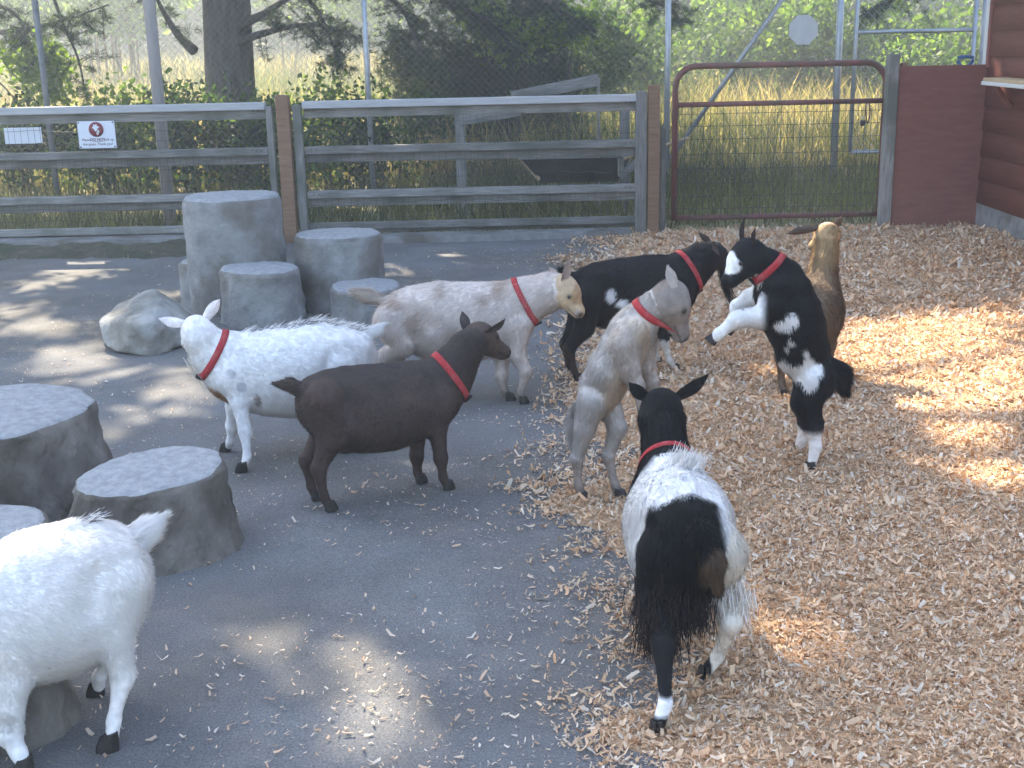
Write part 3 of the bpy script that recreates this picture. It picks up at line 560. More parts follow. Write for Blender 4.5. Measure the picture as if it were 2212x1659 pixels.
# ---- low boughs that hang into view
def bough(T, pts, r0, label=None, tn=60, tl=.11, droop=.35, spread=.30):
    path = smoothpath(pts, 6); tube('bough', path, np.linspace(r0, .008, len(path)), twig_mat, T['root'], 7); P = []; tw = []
    for i in range(tn):
        t = .25 + .75*RNG.random()**.8; b = path[int(t*(len(path)-1))]; d = RNG.normal(size=3)*np.array([1, .8, .5]); d[2] -= droop; L = spread*RNG.uniform(.4, 1.3); e = b + d/np.linalg.norm(d)*L; tw.append(tubeVF([b, (b+e)/2 + np.array([0, 0, .02]), e], [.005, .004, .003], 3, False))
        for s in np.linspace(.35, 1, 4): P.append(b + (e-b)*s)
    V, Q = cat_mesh(tw); new_obj('twigs', mesh_np('twigs', V, Q), T['root'], twig_mat); V, Q = tufts(np.array(P), tl, 16, .0035); new_obj('needles', mesh_np('needles', V, Q, False, colr(len(P)*16, PINE, 3)), T['root'], needle_mat)
def A(x, y, Y): return tuple(aty(x, y, Y))
bough(T1, [A(505, 95, 14.0), A(560, 75, 13.9), A(640, 55, 13.8), A(720, 60, 13.7), A(790, 90, 13.6)], .05, tn=34); bough(T1, [A(505, 60, 14.0), A(560, 35, 13.9), A(640, -10, 13.8), A(760, -30, 13.7)], .06, tn=34)
bough(T1, [A(420, 110, 14.1), A(385, 75, 14.2), A(350, 20, 14.2), A(330, -30, 14.2)], .06, tn=14); bough(T1, [A(640, -30, 13.8), A(690, 30, 13.7), A(720, 100, 13.6), A(735, 150, 13.5)], .03, tn=34); bough(T1, [A(760, -40, 13.6), A(860, 10, 13.6), A(900, 90, 13.5), A(930, 150, 13.5)], .035, tn=46)
bough(T2, [A(-60, 75, 14.2), A(60, 62, 14.0), A(150, 40, 13.9), A(235, 10, 13.9)], .035, tn=30); bough(T2, [A(-80, 10, 14.2), A(20, 20, 14.0), A(60, 80, 13.8), A(80, 150, 13.8)], .03, tn=36); bough(T2, [A(110, -20, 14), A(140, 60, 14), A(170, 130, 13.9), A(185, 210, 13.9)], .02, tn=22)
bough(T1, [A(860, -60, 14.4), A(960, 0, 14.3), A(1060, 50, 14.2), A(1130, 130, 14.1)], .05, tn=60, tl=.13); bough(T1, [A(900, -60, 14.2), A(1040, -20, 14.2), A(1180, 10, 14.2), A(1290, 70, 14.1)], .05, tn=60, tl=.13)
bough(T3, [A(1330, -40, 15), A(1400, 0, 15), A(1450, 20, 15), A(1480, 60, 15)], .03, tn=30); bough(T3, [A(2050, -60, 15.4), A(1980, -20, 15.2), A(1900, 10, 15), A(1850, 40, 15)], .04, tn=30)

# ---- shrubs and trees: a crown of leaves on stems
def shrub(name, cat, label, c, R, n, size, cols, group, nc=40, cr=.12, stems=3, mat=None, kind='leaf', shade=None):
    x, y, z = c; t = empty(name, (x, y, float(gz(x, y)))); tag(t, label, cat, group)
    P = clumps(n, c, R, nc, cr); P = P[P[:, 2] > float(gz(x, y)) + .02]; n = len(P)
    if kind == 'leaf': V, Q = leaves(P, np.full(n, size)); C = colr(n, cols, 4)
    else: V, Q = tufts(P, size, 12, .004 + size*.01); C = colr(n*12, cols, 3)
    new_obj('crown', mesh_np('crown', V, Q, False, C), t, mat or leaf_mat)
    for i in range(stems):
        a = RNG.uniform(-.3, .3, 2)*R[0]; q = P[RNG.integers(0, n)]; tube('stem' if z < 2 else 'trunk', smoothpath([(x + a[0], y + a[1], float(gz(x, y))-.05), (x + a[0]*1.2, y + a[1], z*.6), q], 4), np.linspace(.012 + R[0]*.012, .006, 9), twig_mat, t, 6)
    return t
# brambles and ivy along the foot of the chain link fence
brs = [(20, 250, 'leafy green bramble below the dark pipe post'), (200, 225, 'leafy green bramble between pipe post and timber pole'), (300, 220, 'leafy bramble beside the timber pole'), (420, 215, 'dark ivy clump around the foot of the big pine'), (560, 210, 'dense bramble right of the big pine trunk'), (700, 205, 'leafy bramble before the blue grey pipe post'), (840, 200, 'leafy bramble past the blue grey pipe post')]
for i, (px, py, lb) in enumerate(brs):
    c = aty(px, py, 13.3); shrub('bramble', 'shrub', lb, (c[0], 13.3, .55), (.62, .45, .5), 2300, .075, GREENS if i % 3 else DARKG, 'brambles along the chain link fence', 34, .12)
# dark low conifer and bright saplings in the middle
c = aty(1000, 150, 15.2); shrub('juniper_bush', 'bush', 'dark dense conifer bush behind the pen fence middle', (c[0], 15.2, .95), (1.1, .7, .85), 5200, .10, [(.055, .085, .035), (.07, .10, .045), (.045, .07, .03)], None, 60, .16, 4, needle_mat, 'tuft')
c = aty(1190, 150, 15.6); shrub('juniper_bush', 'bush', 'loose dark conifer bush beside the bright maple sapling', (c[0], 15.6, .95), (.9, .6, .9), 3000, .10, [(.06, .095, .04), (.08, .115, .05)], None, 50, .16, 4, needle_mat, 'tuft')
for px, py, Y, Rr, lb in ((1225, 45, 14.8, .34, 'bright yellow green maple sapling lit from behind'), (1100, 95, 14.7, .28, 'small yellow green sapling before the dark conifer bush'), (1050, 40, 14.9, .3, 'pale green sapling leaning over the dark conifer bush'), (60, 130, 13.9, .35, 'bright green sapling beside the dark pipe post'), (110, 175, 13.8, .3, 'slender green sapling right of the dark pipe post')):
    c = aty(px, py, Y); shrub('sapling', 'sapling', lb, (c[0], Y, c[2]), (Rr, Rr*.8, Rr*.7), 750, .085, LIGHT, 'young saplings behind the fence', 16, .09, 2)
# bright shrubs mid field, right
for i, (px, Y, hh, rr, lb) in enumerate([(1330, 22, 1.6, 1.3, 'sunlit green shrub left of the tall grey post'), (1500, 27, 2.2, 1.8, 'green shrub with arching twigs behind the tube gate'), (1640, 25, 2.0, 1.5, 'rounded green shrub behind the slanting brace pipe'), (1770, 24, 2.2, 1.5, 'leafy green shrub behind the octagonal sign'), (1950, 23, 1.6, 1.3, 'dark leafy shrub behind the chain link gate'), (2080, 21, 1.4, 1.0, 'green shrub near the barn corner beyond the gate')]):
    c = aty(px, 80, Y); g0 = float(gz(0, Y)); shrub('meadow_shrub', 'shrub', lb, (c[0], Y, g0 + hh*.55), (rr, rr*.7, hh*.55), 3400, .14, GREENS + (LIGHT[:1] if i % 2 else DARKG[:1]), 'shrubs in the meadow', 46, .2, 4)
# far trees beyond the meadow
proto = []
for k in range(4):
    n = 4200; P = clumps(n, (0, 0, 3.2), (2.8, 2.2, 3.3), 70, .5); P = P[P[:, 2] > .1]; V, Q = leaves(P, np.full(len(P), .42)); proto.append((mesh_np('crown', V, Q, False, colr(len(P), (GREENS + LIGHT) if k % 2 else (GREENS + DARKG), 4)), mesh_np('trunk', *tubeVF([(0, 0, -.3), (.1, 0, 2), (0, .1, 5)], [.16, .12, .05], 8))))
for a, b in proto: a.materials.append(leaf_mat); b.materials.append(twig_mat)
k = 0
for row, (Y, step) in enumerate(((52, 2.9), (60, 3.6), (70, 4.2))):
    xw = .41*Y + 4; x = -xw + row*1.3
    while x < xw:
        yy_ = Y + random.uniform(-3, 3) - (9 if (row == 0 and x > 3) else 0); zz = float(gz(x, yy_)); t = empty('meadow_tree', (x, yy_, zz), random.uniform(0, 6)); s = random.uniform(1.0, 1.5); t.scale = (s, s, s*random.uniform(.9, 1.15)); tag(t, ('bright leafy tree in the row closing off the far side of the meadow' if k % 4 % 2 else 'darker leafy tree in the row closing off the far side of the meadow'), 'tree', ('bright' if k % 4 % 2 else 'darker') + ' trees across the meadow')
        cr_, tk = proto[k % 4]; new_obj('crown', cr_, t, None, True); new_obj('trunk', tk, t, None, True); k += 1; x += step*random.uniform(.8, 1.25)
for px, Y, hh, lb in ((40, 31, 2.6, 'bright yellow green tree left of the dark pipe post'), (190, 36, 2.9, 'bright yellow green tree above the meadow stakes'), (310, 33, 2.7, 'bright yellow green tree behind the timber pole'), (620, 38, 3.2, 'pale green tree right of the big pine trunk'), (820, 34, 2.8, 'pale green tree behind the blue grey pipe post')):
    c = aty(px, 60, Y); shrub('meadow_tree', 'tree', lb, (c[0], Y, float(gz(0, Y)) + hh), (2.1, 1.5, 1.35), 2600, .22, LIGHT + GREENS[:2], 'trees across the meadow', 40, .3, 2)
# thin stakes in the meadow
for px in (199, 214, 230, 246, 254, 261, 283, 291, 299):
    Y = 34; q = aty(px, 150, Y); g0 = float(gz(0, Y)); o = tube('meadow_stake', [(q[0], Y, g0-.1), (q[0]+.03, Y, g0 + 1.35)], .03, wood_brown, None, 6); tag(o, 'thin brown stake standing in the dry meadow', 'stake', 'stakes in the meadow')

# ---- grass
def grass(name, label, n, xf, y0, y1, hgt, wid, cols, pw=1., dens=None, lean=.42):
    y = y0 + (y1-y0)*RNG.random(n)**pw; x = RNG.uniform(-1, 1, n)*(xf*y + 1.5); p = np.stack([x, y, 0*x], 1)
    if dens is not None: k = RNG.random(n) < dens(p); p = p[k]
    n = len(p); p[:, 2] = gz(p[:, 0], p[:, 1]) - .02; a = RNG.uniform(0, PI, n); w = wid*(p[:, 1]/y0)**.9*RNG.uniform(.6, 1.3, n); s = np.stack([np.cos(a)*w, np.sin(a)*w, 0*w], 1); h = hgt*RNG.uniform(.45, 1.2, n)*(1 + .35*vnoise(p, .5, 2)); d = np.stack([RNG.normal(0, lean, n)*h, RNG.normal(0, lean, n)*h, h], 1); m = p + d*.55 + np.array([0, 0, .04])*h[:, None]
    V = np.stack([p - s, p + s, m + s*.7, m - s*.7, p + d], 1).reshape(-1, 3); b = (np.arange(n)*5)[:, None]; T = np.vstack([b + [[0, 1, 2]], b + [[0, 2, 3]], b + [[3, 2, 4]]])
    cc = np.array(cols); wgt = sstep(-.5, .6, vnoise(p, .25, 1) + .4*vnoise(p, 1.3, 3)); i0 = RNG.integers(0, len(cc)//2, n); i1 = RNG.integers(len(cc)//2, len(cc), n); C = np.where((RNG.random(n) < wgt)[:, None], cc[i1], cc[i0])*RNG.uniform(.75, 1.25, n)[:, None]
    o = new_obj(name, mesh_np(name, V, T, False, np.clip(np.repeat(C, 5, 0), 0, 1)), None, grass_mat); return tag(o, label, 'grass', kind='stuff')
STRAW = [(.40, .32, .15), (.46, .37, .20), (.34, .28, .12), (.38, .33, .17)]; GRN = [(.14, .17, .05), (.20, .21, .07), (.11, .14, .04), (.17, .18, .06)]
grass('meadow_grass', 'tall dry meadow grass beyond the chain link fence', 52000, .43, 14.2, 58, .62, .007, STRAW + GRN, 1.5)
grass('fence_grass', 'rough green grass between the two fences', 22000, .44, 9.98, 14.2, .20, .0045, [(.07, .085, .03), (.09, .10, .04), (.06, .07, .025), (.11, .11, .045)] + GRN[:2] + [(.16, .14, .07), (.13, .12, .06)], 1.)  # dark olive blade colours put the shade between the fences into the grass
grass('kerb_weeds', 'short weeds along the foot of the kerb', 6000, .44, 9.08, 9.45, .07, .0035, GRN + STRAW[:2] + GRN[:2], 1., dens=lambda p: (p[:, 0] < -1.9)*np.clip(.25 + vnoise(p, 3.1, 2), 0, .9))
# ================================================================ goats
fur_mat = M_attr('goat_fur', rough=.75, transl=.22, sheen=.05, spec=.15)
skin_mat = M_attr('goat_coat', rough=.85, noise=.18, nscale=45.)
hoof_mat = M('hoof_horn', (.018, .016, .016), (.05, .042, .036), 60, rough=.5, bump=.2)
eye_mat = M('goat_eye', (.02, .013, .008), rough=.08, spec=.6)
collar_mat = M('red_webbing', (.33, .022, .028), (.46, .04, .045), 130, rough=.8, bump=.5, bscale=420, bdist=.002, c3=(.40, .07, .07), s3=30)
buckle_mat = M('buckle_black', (.015, .015, .017), rough=.4)
tag_mat = M('pale_plastic_tag', (.75, .70, .55), rough=.4)

class Body:
    def __init__(s): s.pr = []
    def add(s, a, b, ra, rb, tagname, k=.02, ky=1., kyb=None):
        s.pr.append((np.array(a, float), np.array(b, float), ra, rb, tagname, k, ky, kyb or ky))
    def prim(s, p, pr):
        a, b, ra, rb, _, _, kya, kyb = pr
        ab = b - a; L2 = ab@ab + 1e-9
        q = p - a; t = np.clip((q@ab)/L2, 0, 1)
        q = q - t[:, None]*ab; r = ra + (rb-ra)*t
        ky = kya + (kyb-kya)*t
        q = q.copy(); q[:, 1] /= ky
        return (np.sqrt((q*q).sum(1)) - r)*np.minimum(1, ky)
    def grid(s, h):
        lo = np.min([np.minimum(p[0], p[1]) - max(p[2], p[3])*1.5 for p in s.pr], 0) - .03
        hi = np.max([np.maximum(p[0], p[1]) + max(p[2], p[3])*1.5 for p in s.pr], 0) + .03
        n = np.ceil((hi-lo)/h).astype(int) + 1
        f = np.full(n, .5, np.float32)
        for pr in s.pr:
            R = max(pr[2], pr[3])*max(1, pr[6], pr[7]) + .06
            l = np.minimum(pr[0], pr[1]) - R; u = np.maximum(pr[0], pr[1]) + R
            i0 = np.clip(((l-lo)/h).astype(int), 0, n-1); i1 = np.clip(((u-lo)/h).astype(int)+2, 1, n)
            ax = [lo[j] + h*np.arange(i0[j], i1[j]) for j in range(3)]
            X, Y, Z = np.meshgrid(*ax, indexing='ij'); p = np.stack([X.ravel(), Y.ravel(), Z.ravel()], 1)
            d = s.prim(p, pr).reshape(X.shape).astype(np.float32); sl = tuple(slice(i0[j], i1[j]) for j in range(3))
            o = f[sl]; k = pr[5]
            if pr[4] == 'hollow': d = -d; hh = np.maximum(k - np.abs(o-d), 0)/k; f[sl] = np.maximum(o, d) + hh*hh*k*.25; continue
            hh = np.maximum(k - np.abs(o-d), 0)/k; f[sl] = np.minimum(o, d) - hh*hh*k*.25
        return f, lo
    def tags(s, P):
        best = np.full(len(P), 9.); tg = np.zeros(len(P), int); names = []
        for pr in s.pr:
            if pr[4] == 'hollow': continue
            if pr[4] not in names: names.append(pr[4])
            d = s.prim(P, pr); m = d < best; best[m] = d[m]; tg[m] = names.index(pr[4])
        return np.array(names)[tg]
    def value(s, P):
        o = np.full(len(P), .5)
        for pr in s.pr:
            if pr[4] == 'hollow': continue
            d = s.prim(P, pr); k = pr[5]; hh = np.maximum(k - np.abs(o-d), 0)/k; o = np.minimum(o, d) - hh*hh*k*.25
        return o
def surface_net(f, lo, h):
    s = f < 0; nx, ny, nz = f.shape
    C = [(i, j, k) for i in (0, 1) for j in (0, 1) for k in (0, 1)]
    sl = lambda c, A: A[c[0]:nx-1+c[0], c[1]:ny-1+c[1], c[2]:nz-1+c[2]]
    cnt = sum(sl(c, s).astype(np.int8) for c in C); mix = (cnt > 0) & (cnt < 8)
    idx = np.full(mix.shape, -1, np.int64); cells = np.argwhere(mix); idx[mix] = np.arange(len(cells))
    pos = np.zeros((len(cells), 3)); num = np.zeros(len(cells)); fc = {c: sl(c, f)[mix] for c in C}
    for a in C:
        for ax in range(3):
            if a[ax] == 0:
                b = list(a); b[ax] = 1; b = tuple(b); fa, fb = fc[a], fc[b]; m = (fa < 0) != (fb < 0)
                t = np.where(m, fa/np.where(m, fa-fb, 1), 0); q = np.tile(np.array(a, float), (len(cells), 1)); q[:, ax] = t
                pos[m] += q[m]; num[m] += 1
    V = lo + h*(cells + pos/num[:, None]); Q = []
    for ax in range(3):
        o1, o2 = [(1, 2), (2, 0), (0, 1)][ax]; e = np.zeros(3, int); e[ax] = 1
        A = s[tuple(slice(0, n - e[i]) for i, n in enumerate(s.shape))]; B = s[tuple(slice(e[i], None) for i in range(3))]
        E = np.argwhere(A != B); E = E[(E[:, o1] > 0) & (E[:, o2] > 0)]
        inside = s[tuple(E.T)]; d1 = np.zeros(3, int); d1[o1] = 1; d2 = np.zeros(3, int); d2[o2] = 1
        g = lambda P: idx[tuple(np.clip(P, 0, np.array(idx.shape)-1).T)]
        q = np.stack([g(E-d1-d2), g(E-d2), g(E), g(E-d1)], 1)
        q[~inside] = q[~inside][:, ::-1]; Q.append(q)
    Q = np.vstack(Q); Q = Q[(Q >= 0).all(1)]
    return V, Q
def relax(V, Q, it=2, lam=.5):
    for _ in range(it):
        acc = np.zeros_like(V); n = np.zeros(len(V))
        for i in range(4):
            a, b = Q[:, i], Q[:, (i+1) % 4]; np.add.at(acc, a, V[b]); np.add.at(n, a, 1); np.add.at(acc, b, V[a]); np.add.at(n, b, 1)
        V = V + lam*(acc/np.maximum(n, 1)[:, None] - V)
    return V
def vnormals(V, Q):
    fn = np.cross(V[Q[:, 2]]-V[Q[:, 0]], V[Q[:, 3]]-V[Q[:, 1]]); N = np.zeros_like(V)
    for i in range(4): np.add.at(N, Q[:, i], fn)
    return N/(np.linalg.norm(N, axis=1)[:, None] + 1e-12)
def ear_mesh(base, tip, width, fwd):
    """cupped leaf-shaped shell from base to tip; fwd = the side the cup opens to"""
    base = np.array(base, float); d = np.array(tip, float) - base; L = np.linalg.norm(d); d /= L
    w = np.cross(fwd, d); w /= np.linalg.norm(w) + 1e-9; f = np.cross(d, w); nu, nv = 8, 9; V = []
    for sgn in (1, -1):
        for i in range(nv):
            t = i/(nv-1); wd = width*(.55 + 1.15*t - 1.6*t*t*t)*max(1e-3, math.sqrt(max(0, 1-t**5)))*.62
            for j in range(nu):
                s = -1 + 2*j/(nu-1); cup = .42*wd*(s*s) + .02*math.sin(t*3)*L
                V.append(base + d*L*t + w*wd*s + f*(cup + sgn*.004*(1-s*s)*(1-.6*t) - .1*L*t*t))
    Q = []
    for l in (0, 1):
        o = l*nu*nv
        for i in range(nv-1):
            for j in range(nu-1):
                q = [o+i*nu+j, o+i*nu+j+1, o+(i+1)*nu+j+1, o+(i+1)*nu+j]; Q.append(q if l == 0 else q[::-1])
    return np.array(V), np.array(Q)
def strands(roots, dirs, lens, width, seg=3, curl=None):
    """tapering hair strands as ribbons of triangles"""
    n = len(roots); rnd = RNG.normal(size=(n, 3)); side = np.cross(dirs, rnd); side /= np.linalg.norm(side, axis=1)[:, None] + 1e-9
    Vs = []
    for i in range(seg+1):
        t = i/seg; p = roots + dirs*(lens*t)[:, None] + (curl*(lens*t*t)[:, None] if curl is not None else 0)
        w = (width*(1-t)**.7 + .0003); w = np.broadcast_to(w, (n,))[:, None]*side; Vs += [p-w, p+w]
    V = np.stack(Vs, 1).reshape(-1, 3); b = (np.arange(n)*(2*(seg+1)))[:, None]; Fc = []
    for i in range(seg):
        Fc.append(b + np.array([[2*i, 2*i+1, 2*i+3, 2*i+2]]))
    return V, np.vstack(Fc)

HEADS = {}
def goat(name_label, P, th, trunk, neck, head, ears, legs, tail, coat, collar=None, fur=(.018, 45000), h=.0078, group='goats in the pen', beard=None, ruff=None, extra=None, neck_k=.03, furtag=None, mane=None, hooflat=0.):
    """P ground position, th heading. Points: (px,py) = photo pixel on the goat's own middle plane (plus lateral), or (x,y,z) local metres."""
    P = np.array([P[0], P[1], 0.]); c, s = math.cos(th), math.sin(th); Rm = np.array([[c, s, 0], [-s, c, 0], [0, 0, 1]])   # world -> local
    def X(p, lat=0.):
        if len(p) == 3: return np.array(p, float)
        n = np.array([-s, c, 0]); d = ray(*p); t = ((P + n*lat - CAM)@n)/(d@n)
        return Rm@(CAM + d*t - P)
    B = Body(); cosv = math.cos(math.atan2(CAMH - .3, math.hypot(P[0], P[1])))
    # trunk: pairs of outline points
    cs = []
    for a, b, hw in trunk:
        q0 = a; a, b = X(a), X(b); r = np.linalg.norm(a-b)/2*(cosv if len(q0) == 2 else 1) - fur[0]*.28; cs.append(((a+b)/2, r, (hw - fur[0]*.3)/r))
    for (c0, r0, k0), (c1, r1, k1) in zip(cs, cs[1:]): B.add(c0, c1, r0, r1, 'trunk', .03, k0, k1)
    us = [];
    for a, b, hw in trunk: d_ = X(a) - X(b); us.append(d_/np.linalg.norm(d_))
    ta = cs[-1][0] - cs[0][0]; ta /= np.linalg.norm(ta); yv = np.array([0, 1., 0])
    for i in range(len(cs)-1): B.add(cs[i][0] + us[i]*(cs[i][1]-.012), cs[i+1][0] + us[i+1]*(cs[i+1][1]-.012), .017, .017, 'trunk', .02)
    for sg in (1, -1):
        c0, r0, k0 = cs[0]; w0 = r0*k0; c1, r1, k1 = cs[-1]; w1 = r1*k1; cm, rm, km = cs[1]
        B.add(c0 + ta*.03 + us[0]*r0*.66 + yv*sg*w0*.68, c0 - ta*.05 + us[0]*r0*.45 + yv*sg*w0*.55, .019, .02, 'trunk', .03)
        B.add(c1 + us[-1]*r1*.72 + yv*sg*w1*.42, c1 + ta*.035 - us[-1]*r1*.25 + yv*sg*w1*.78, .022, .034, 'trunk', .03)
        B.add(c0*.45 + cm*.55 + us[1]*rm*.30 + yv*sg*(rm*km + .022), c0*.2 + cm*.8 + us[1]*rm*.1 + yv*sg*(rm*km + .028), .036, .03, 'hollow', .04)
    ns = []
    for q in neck:
        a, b = X(q[0], q[2] if len(q) > 2 else 0), X(q[1], q[2] if len(q) > 2 else 0); ns.append(((a+b)/2, np.linalg.norm(a-b)/2*(cosv if len(q[0]) == 2 else 1)))
    B.add(cs[-1][0] + (ns[0][0]-cs[-1][0])*.35, ns[0][0], min(cs[-1][1], ns[0][1]*1.15), ns[0][1], 'neck', .05, .78)
    for (c0, r0), (c1, r1) in zip(ns, ns[1:]): B.add(c0, c1, r0, r1, 'neck', neck_k, .76)
    # head
    hc = X(head['c'], head.get('lat', 0)); r = head.get('r', .05); L = head.get('L', .12); yaw = head.get('yaw', 0); pit = head.get('pitch', -.5)
    fx = np.array([math.cos(yaw)*math.cos(pit), math.sin(yaw)*math.cos(pit), math.sin(pit)]); fy = np.array([-math.sin(yaw), math.cos(yaw), 0]); fz = np.cross(fx, fy)
    rl = head.get('roll', 0); fy, fz = fy*math.cos(rl) + fz*math.sin(rl), fz*math.cos(rl) - fy*math.sin(rl)
    H = lambda x, y, z: hc + r*(fx*x + fy*y + fz*z)
    LL = L/r
    B.add(ns[-1][0], hc - fx*r*.1, ns[-1][1]*.97, r*.93, 'neck', .03)
    B.add(H(-.15, 0, .08), H(.35, 0, .1), r*.98, r*.9, 'head', .02)
    B.add(H(.3, 0, 0), H(LL, 0, -.12), r*.82, r*.46, 'head', .02)
    B.add(H(.0, 0, -.4), H(LL*.92, 0, -.42), r*.6, r*.34, 'head', .02)
    for sg in (1, -1):
        B.add(H(.3, .55*sg, .55), H(.85, .52*sg, .46), r*.27, r*.2, 'head', .012); B.add(H(.5, .6*sg, .05), H(1.0, .42*sg, -.05), r*.3, r*.24, 'head', .012)
        B.add(H(LL*.98, .2*sg, -.1), H(LL*1.03, .16*sg, -.2), r*.3, r*.3, 'nose', .012)
        B.add(H(.05, .45*sg, -.25), H(.5, .4*sg, -.3), r*.55, r*.45, 'head', .02)
    hr = head.get('horn')
    # legs
    feet = []
    for lg in legs:
        pts = lg['pts']; g = None; lat0 = lg['lat']
        if len(pts[-1]) == 2 and not lg.get('lift'):
            w = gnd(*pts[-1], z=.012); g = Rm@(w - P); lat1 = g[1]
        else: lat1 = lg.get('lat1', lat0)
        J = []; n = len(pts)
        for i, p in enumerate(pts):
            J.append(g if (i == n-1 and g is not None) else X(p, lat0 + (lat1-lat0)*i/(n-1)))
        R = lg.get('r', (.066, .046, .0235, .0145, .0185) if lg['kind'] == 'hind' else (.048, .033, .0225, .0145, .018)); R = [x*lg.get('s', 1) for x in R]
        # joints: top, stifle/elbow, hock/knee, fetlock, toe
        tg = lg['kind']; up = tg + '_upper'; lo = tg + '_lower'
        for i in range(n-1):
            if i == n-2:
                B.add(J[i], J[i] + (J[i+1]-J[i])*.75, R[3]*1.12, R[4]*.85, lo, .012)
            else:
                B.add(J[i], J[i+1], R[i], R[i+1] if i+1 < 3 else R[3]*.92, up if i < n-3 else lo, .025 if i == 0 else .014)
            if i == n-3: B.add(J[i], J[i] + (J[i+1]-J[i])*.15, R[i]*1.06, R[i]*.95, lo, .012)
        feet.append((J[-2], J[-1], lg))
    tl = [X(p) for p in tail['pts']]; tr = tail.get('r', (.022, .018, .008))
    for i in range(len(tl)-1): B.add(tl[i], tl[i+1], tr[i], tr[i+1], 'tail', .02)
    if extra:
        for e in extra: B.add(X(e[0], e[6] if len(e) > 6 else 0), X(e[1], e[6] if len(e) > 6 else 0), e[2], e[3], e[4], e[5])
    f, lo = B.grid(h); V, Q = surface_net(f, lo, h); V = relax(V, Q, 2, .4)
    tg = B.tags(V); N = vnormals(V, Q)
    # ears, part of the same body mesh
    fwdH = fx
    EV, EQ, eT = [], [], []
    wP = lambda p, dy: Rm@(aty(p[0], p[1], (P + np.linalg.inv(Rm)@hc)[1] + dy) - P)
    for e in ears:
        sg = e['side']; base = H(-.2, .72*sg, .62) if 'base' not in e else (X(e['base']) if len(e['base']) == 3 else wP(e['base'], e.get('bd', 0)))
        tip = np.array(e['tip'], float) if len(e['tip']) == 3 else wP(e['tip'], e.get('d', 0))
        ve, qe = ear_mesh(base, tip, e.get('w', .03), e.get('fwd', fwdH)); EV.append(ve); EQ.append(qe)
    Vall, Qall = V, Q; tall = tg; Nall = N
    for ve, qe in zip(EV, EQ):
        Qall = np.vstack([Qall, qe + len(Vall)]); Vall = np.vstack([Vall, ve]); tall = np.concatenate([tall, np.array(['ear']*len(ve))])
    Nall = vnormals(Vall, Qall)
    info = dict(H=H, X=X, hc=hc, fx=fx, fy=fy, fz=fz, r=r, L=L, ns=ns, cs=cs, feet=feet, tl=tl)
    Cc = coat(Vall, tall, info)
    hl = (Vall - hc)/r; hx, hy, hz2 = hl@fx, hl@fy, hl@fz; nos = sstep(.34, .16, np.sqrt((hx-LL*1.06-.12)**2 + (np.abs(hy)-.24)**2 + (hz2+.08)**2)); mou = sstep(.09, .03, np.abs(hz2 + .47 - .12*(hx/LL)))*sstep(.55*LL, .7*LL, hx)*(tall != 'ear'); soc = sstep(.34, .2, np.sqrt((hx-.62)**2 + (np.abs(hy)-.72)**2 + (hz2-.32)**2))
    Cc = Cc*(1 - .8*np.clip(nos + .75*mou + .6*soc, 0, 1))[:, None]
    root = empty('goat', P, th); tag(root, name_label, 'goat', group)
    body = new_obj('body', mesh_np('goat_body', Vall, Qall, True, Cc), root, skin_mat, local=True)
    # ---- fur
    ln, num = fur
    TQ = np.vstack([Qall[:, [0, 1, 2]], Qall[:, [0, 2, 3]]]); ar = np.linalg.norm(np.cross(Vall[TQ[:, 1]]-Vall[TQ[:, 0]], Vall[TQ[:, 2]]-Vall[TQ[:, 0]]), axis=1)
    wt = np.ones(len(TQ)); t0 = tall[TQ[:, 0]]
    for k, v in dict(hind_lower=.9, fore_lower=.9, nose=.15, head=.8, ear=.35, tail=2.2).items(): wt[t0 == k] = v
    pick = RNG.choice(len(TQ), num, p=ar*wt/(ar*wt).sum()); u = RNG.random((num, 2)); fl = u.sum(1) > 1; u[fl] = 1-u[fl]
    A, b_, c_ = TQ[pick].T; w = np.stack([1-u.sum(1), u[:, 0], u[:, 1]], 1)[:, :, None]
    tri = np.stack([Vall[A], Vall[b_], Vall[c_]], 1); roots = (tri*w).sum(1); nn = (np.stack([Nall[A], Nall[b_], Nall[c_]], 1)*w).sum(1); nn /= np.linalg.norm(nn, axis=1)[:, None] + 1e-9
    tt = tall[A]; ax = cs[0][0]-cs[-1][0]; ax /= np.linalg.norm(ax); flow = np.tile(ax*.9 + np.array([0, 0, -.55]), (num, 1))
    leg = np.char.find(tt.astype(str), 'lower') >= 0; flow[leg] = (0, 0, -1); upl = np.char.find(tt.astype(str), 'upper') >= 0; flow[upl] = ax*.45 + np.array([0, 0, -.9])
    nk = tt == 'neck'; na = cs[-1][0]-ns[-1][0]; na /= np.linalg.norm(na); flow[nk] = na
    hd = (tt == 'head') | (tt == 'nose'); flow[hd] = -fx
    tlm = tt == 'tail'; td = tl[-1]-tl[0]; td /= np.linalg.norm(td); flow[tlm] = td
    er = tt == 'ear'; flow[er] = -fx*.2 + fz*.7
    lens = ln*RNG.uniform(.55, 1.35, num); mul = dict(hind_lower=.36, fore_lower=.36, head=.36, nose=.12, ear=.22, neck=.9, tail=2.2, hind_upper=.9, fore_upper=.7)
    mul.update(furtag or {})
    for k, v in mul.items(): lens[tt == k] *= v
    if mane is not None: lens *= mane(roots, tt, info)
    d = flow - nn*(flow*nn).sum(1)[:, None]*.85 + nn*.28 + RNG.normal(size=(num, 3))*.12; d += vnoise(roots, 14, 3)[:, None]*np.cross(nn, flow)*.22
    d /= np.linalg.norm(d, axis=1)[:, None]
    sd_ = np.cross(d, nn) + RNG.normal(size=(num, 3))*.25; sd_ /= np.linalg.norm(sd_, axis=1)[:, None]; wd = (.0011 + .0006*RNG.random(num))*(1.15 if h < .007 else 1.35)
    roots = roots - nn*.0015; cv = np.zeros((num, 3, 3)); mid = roots
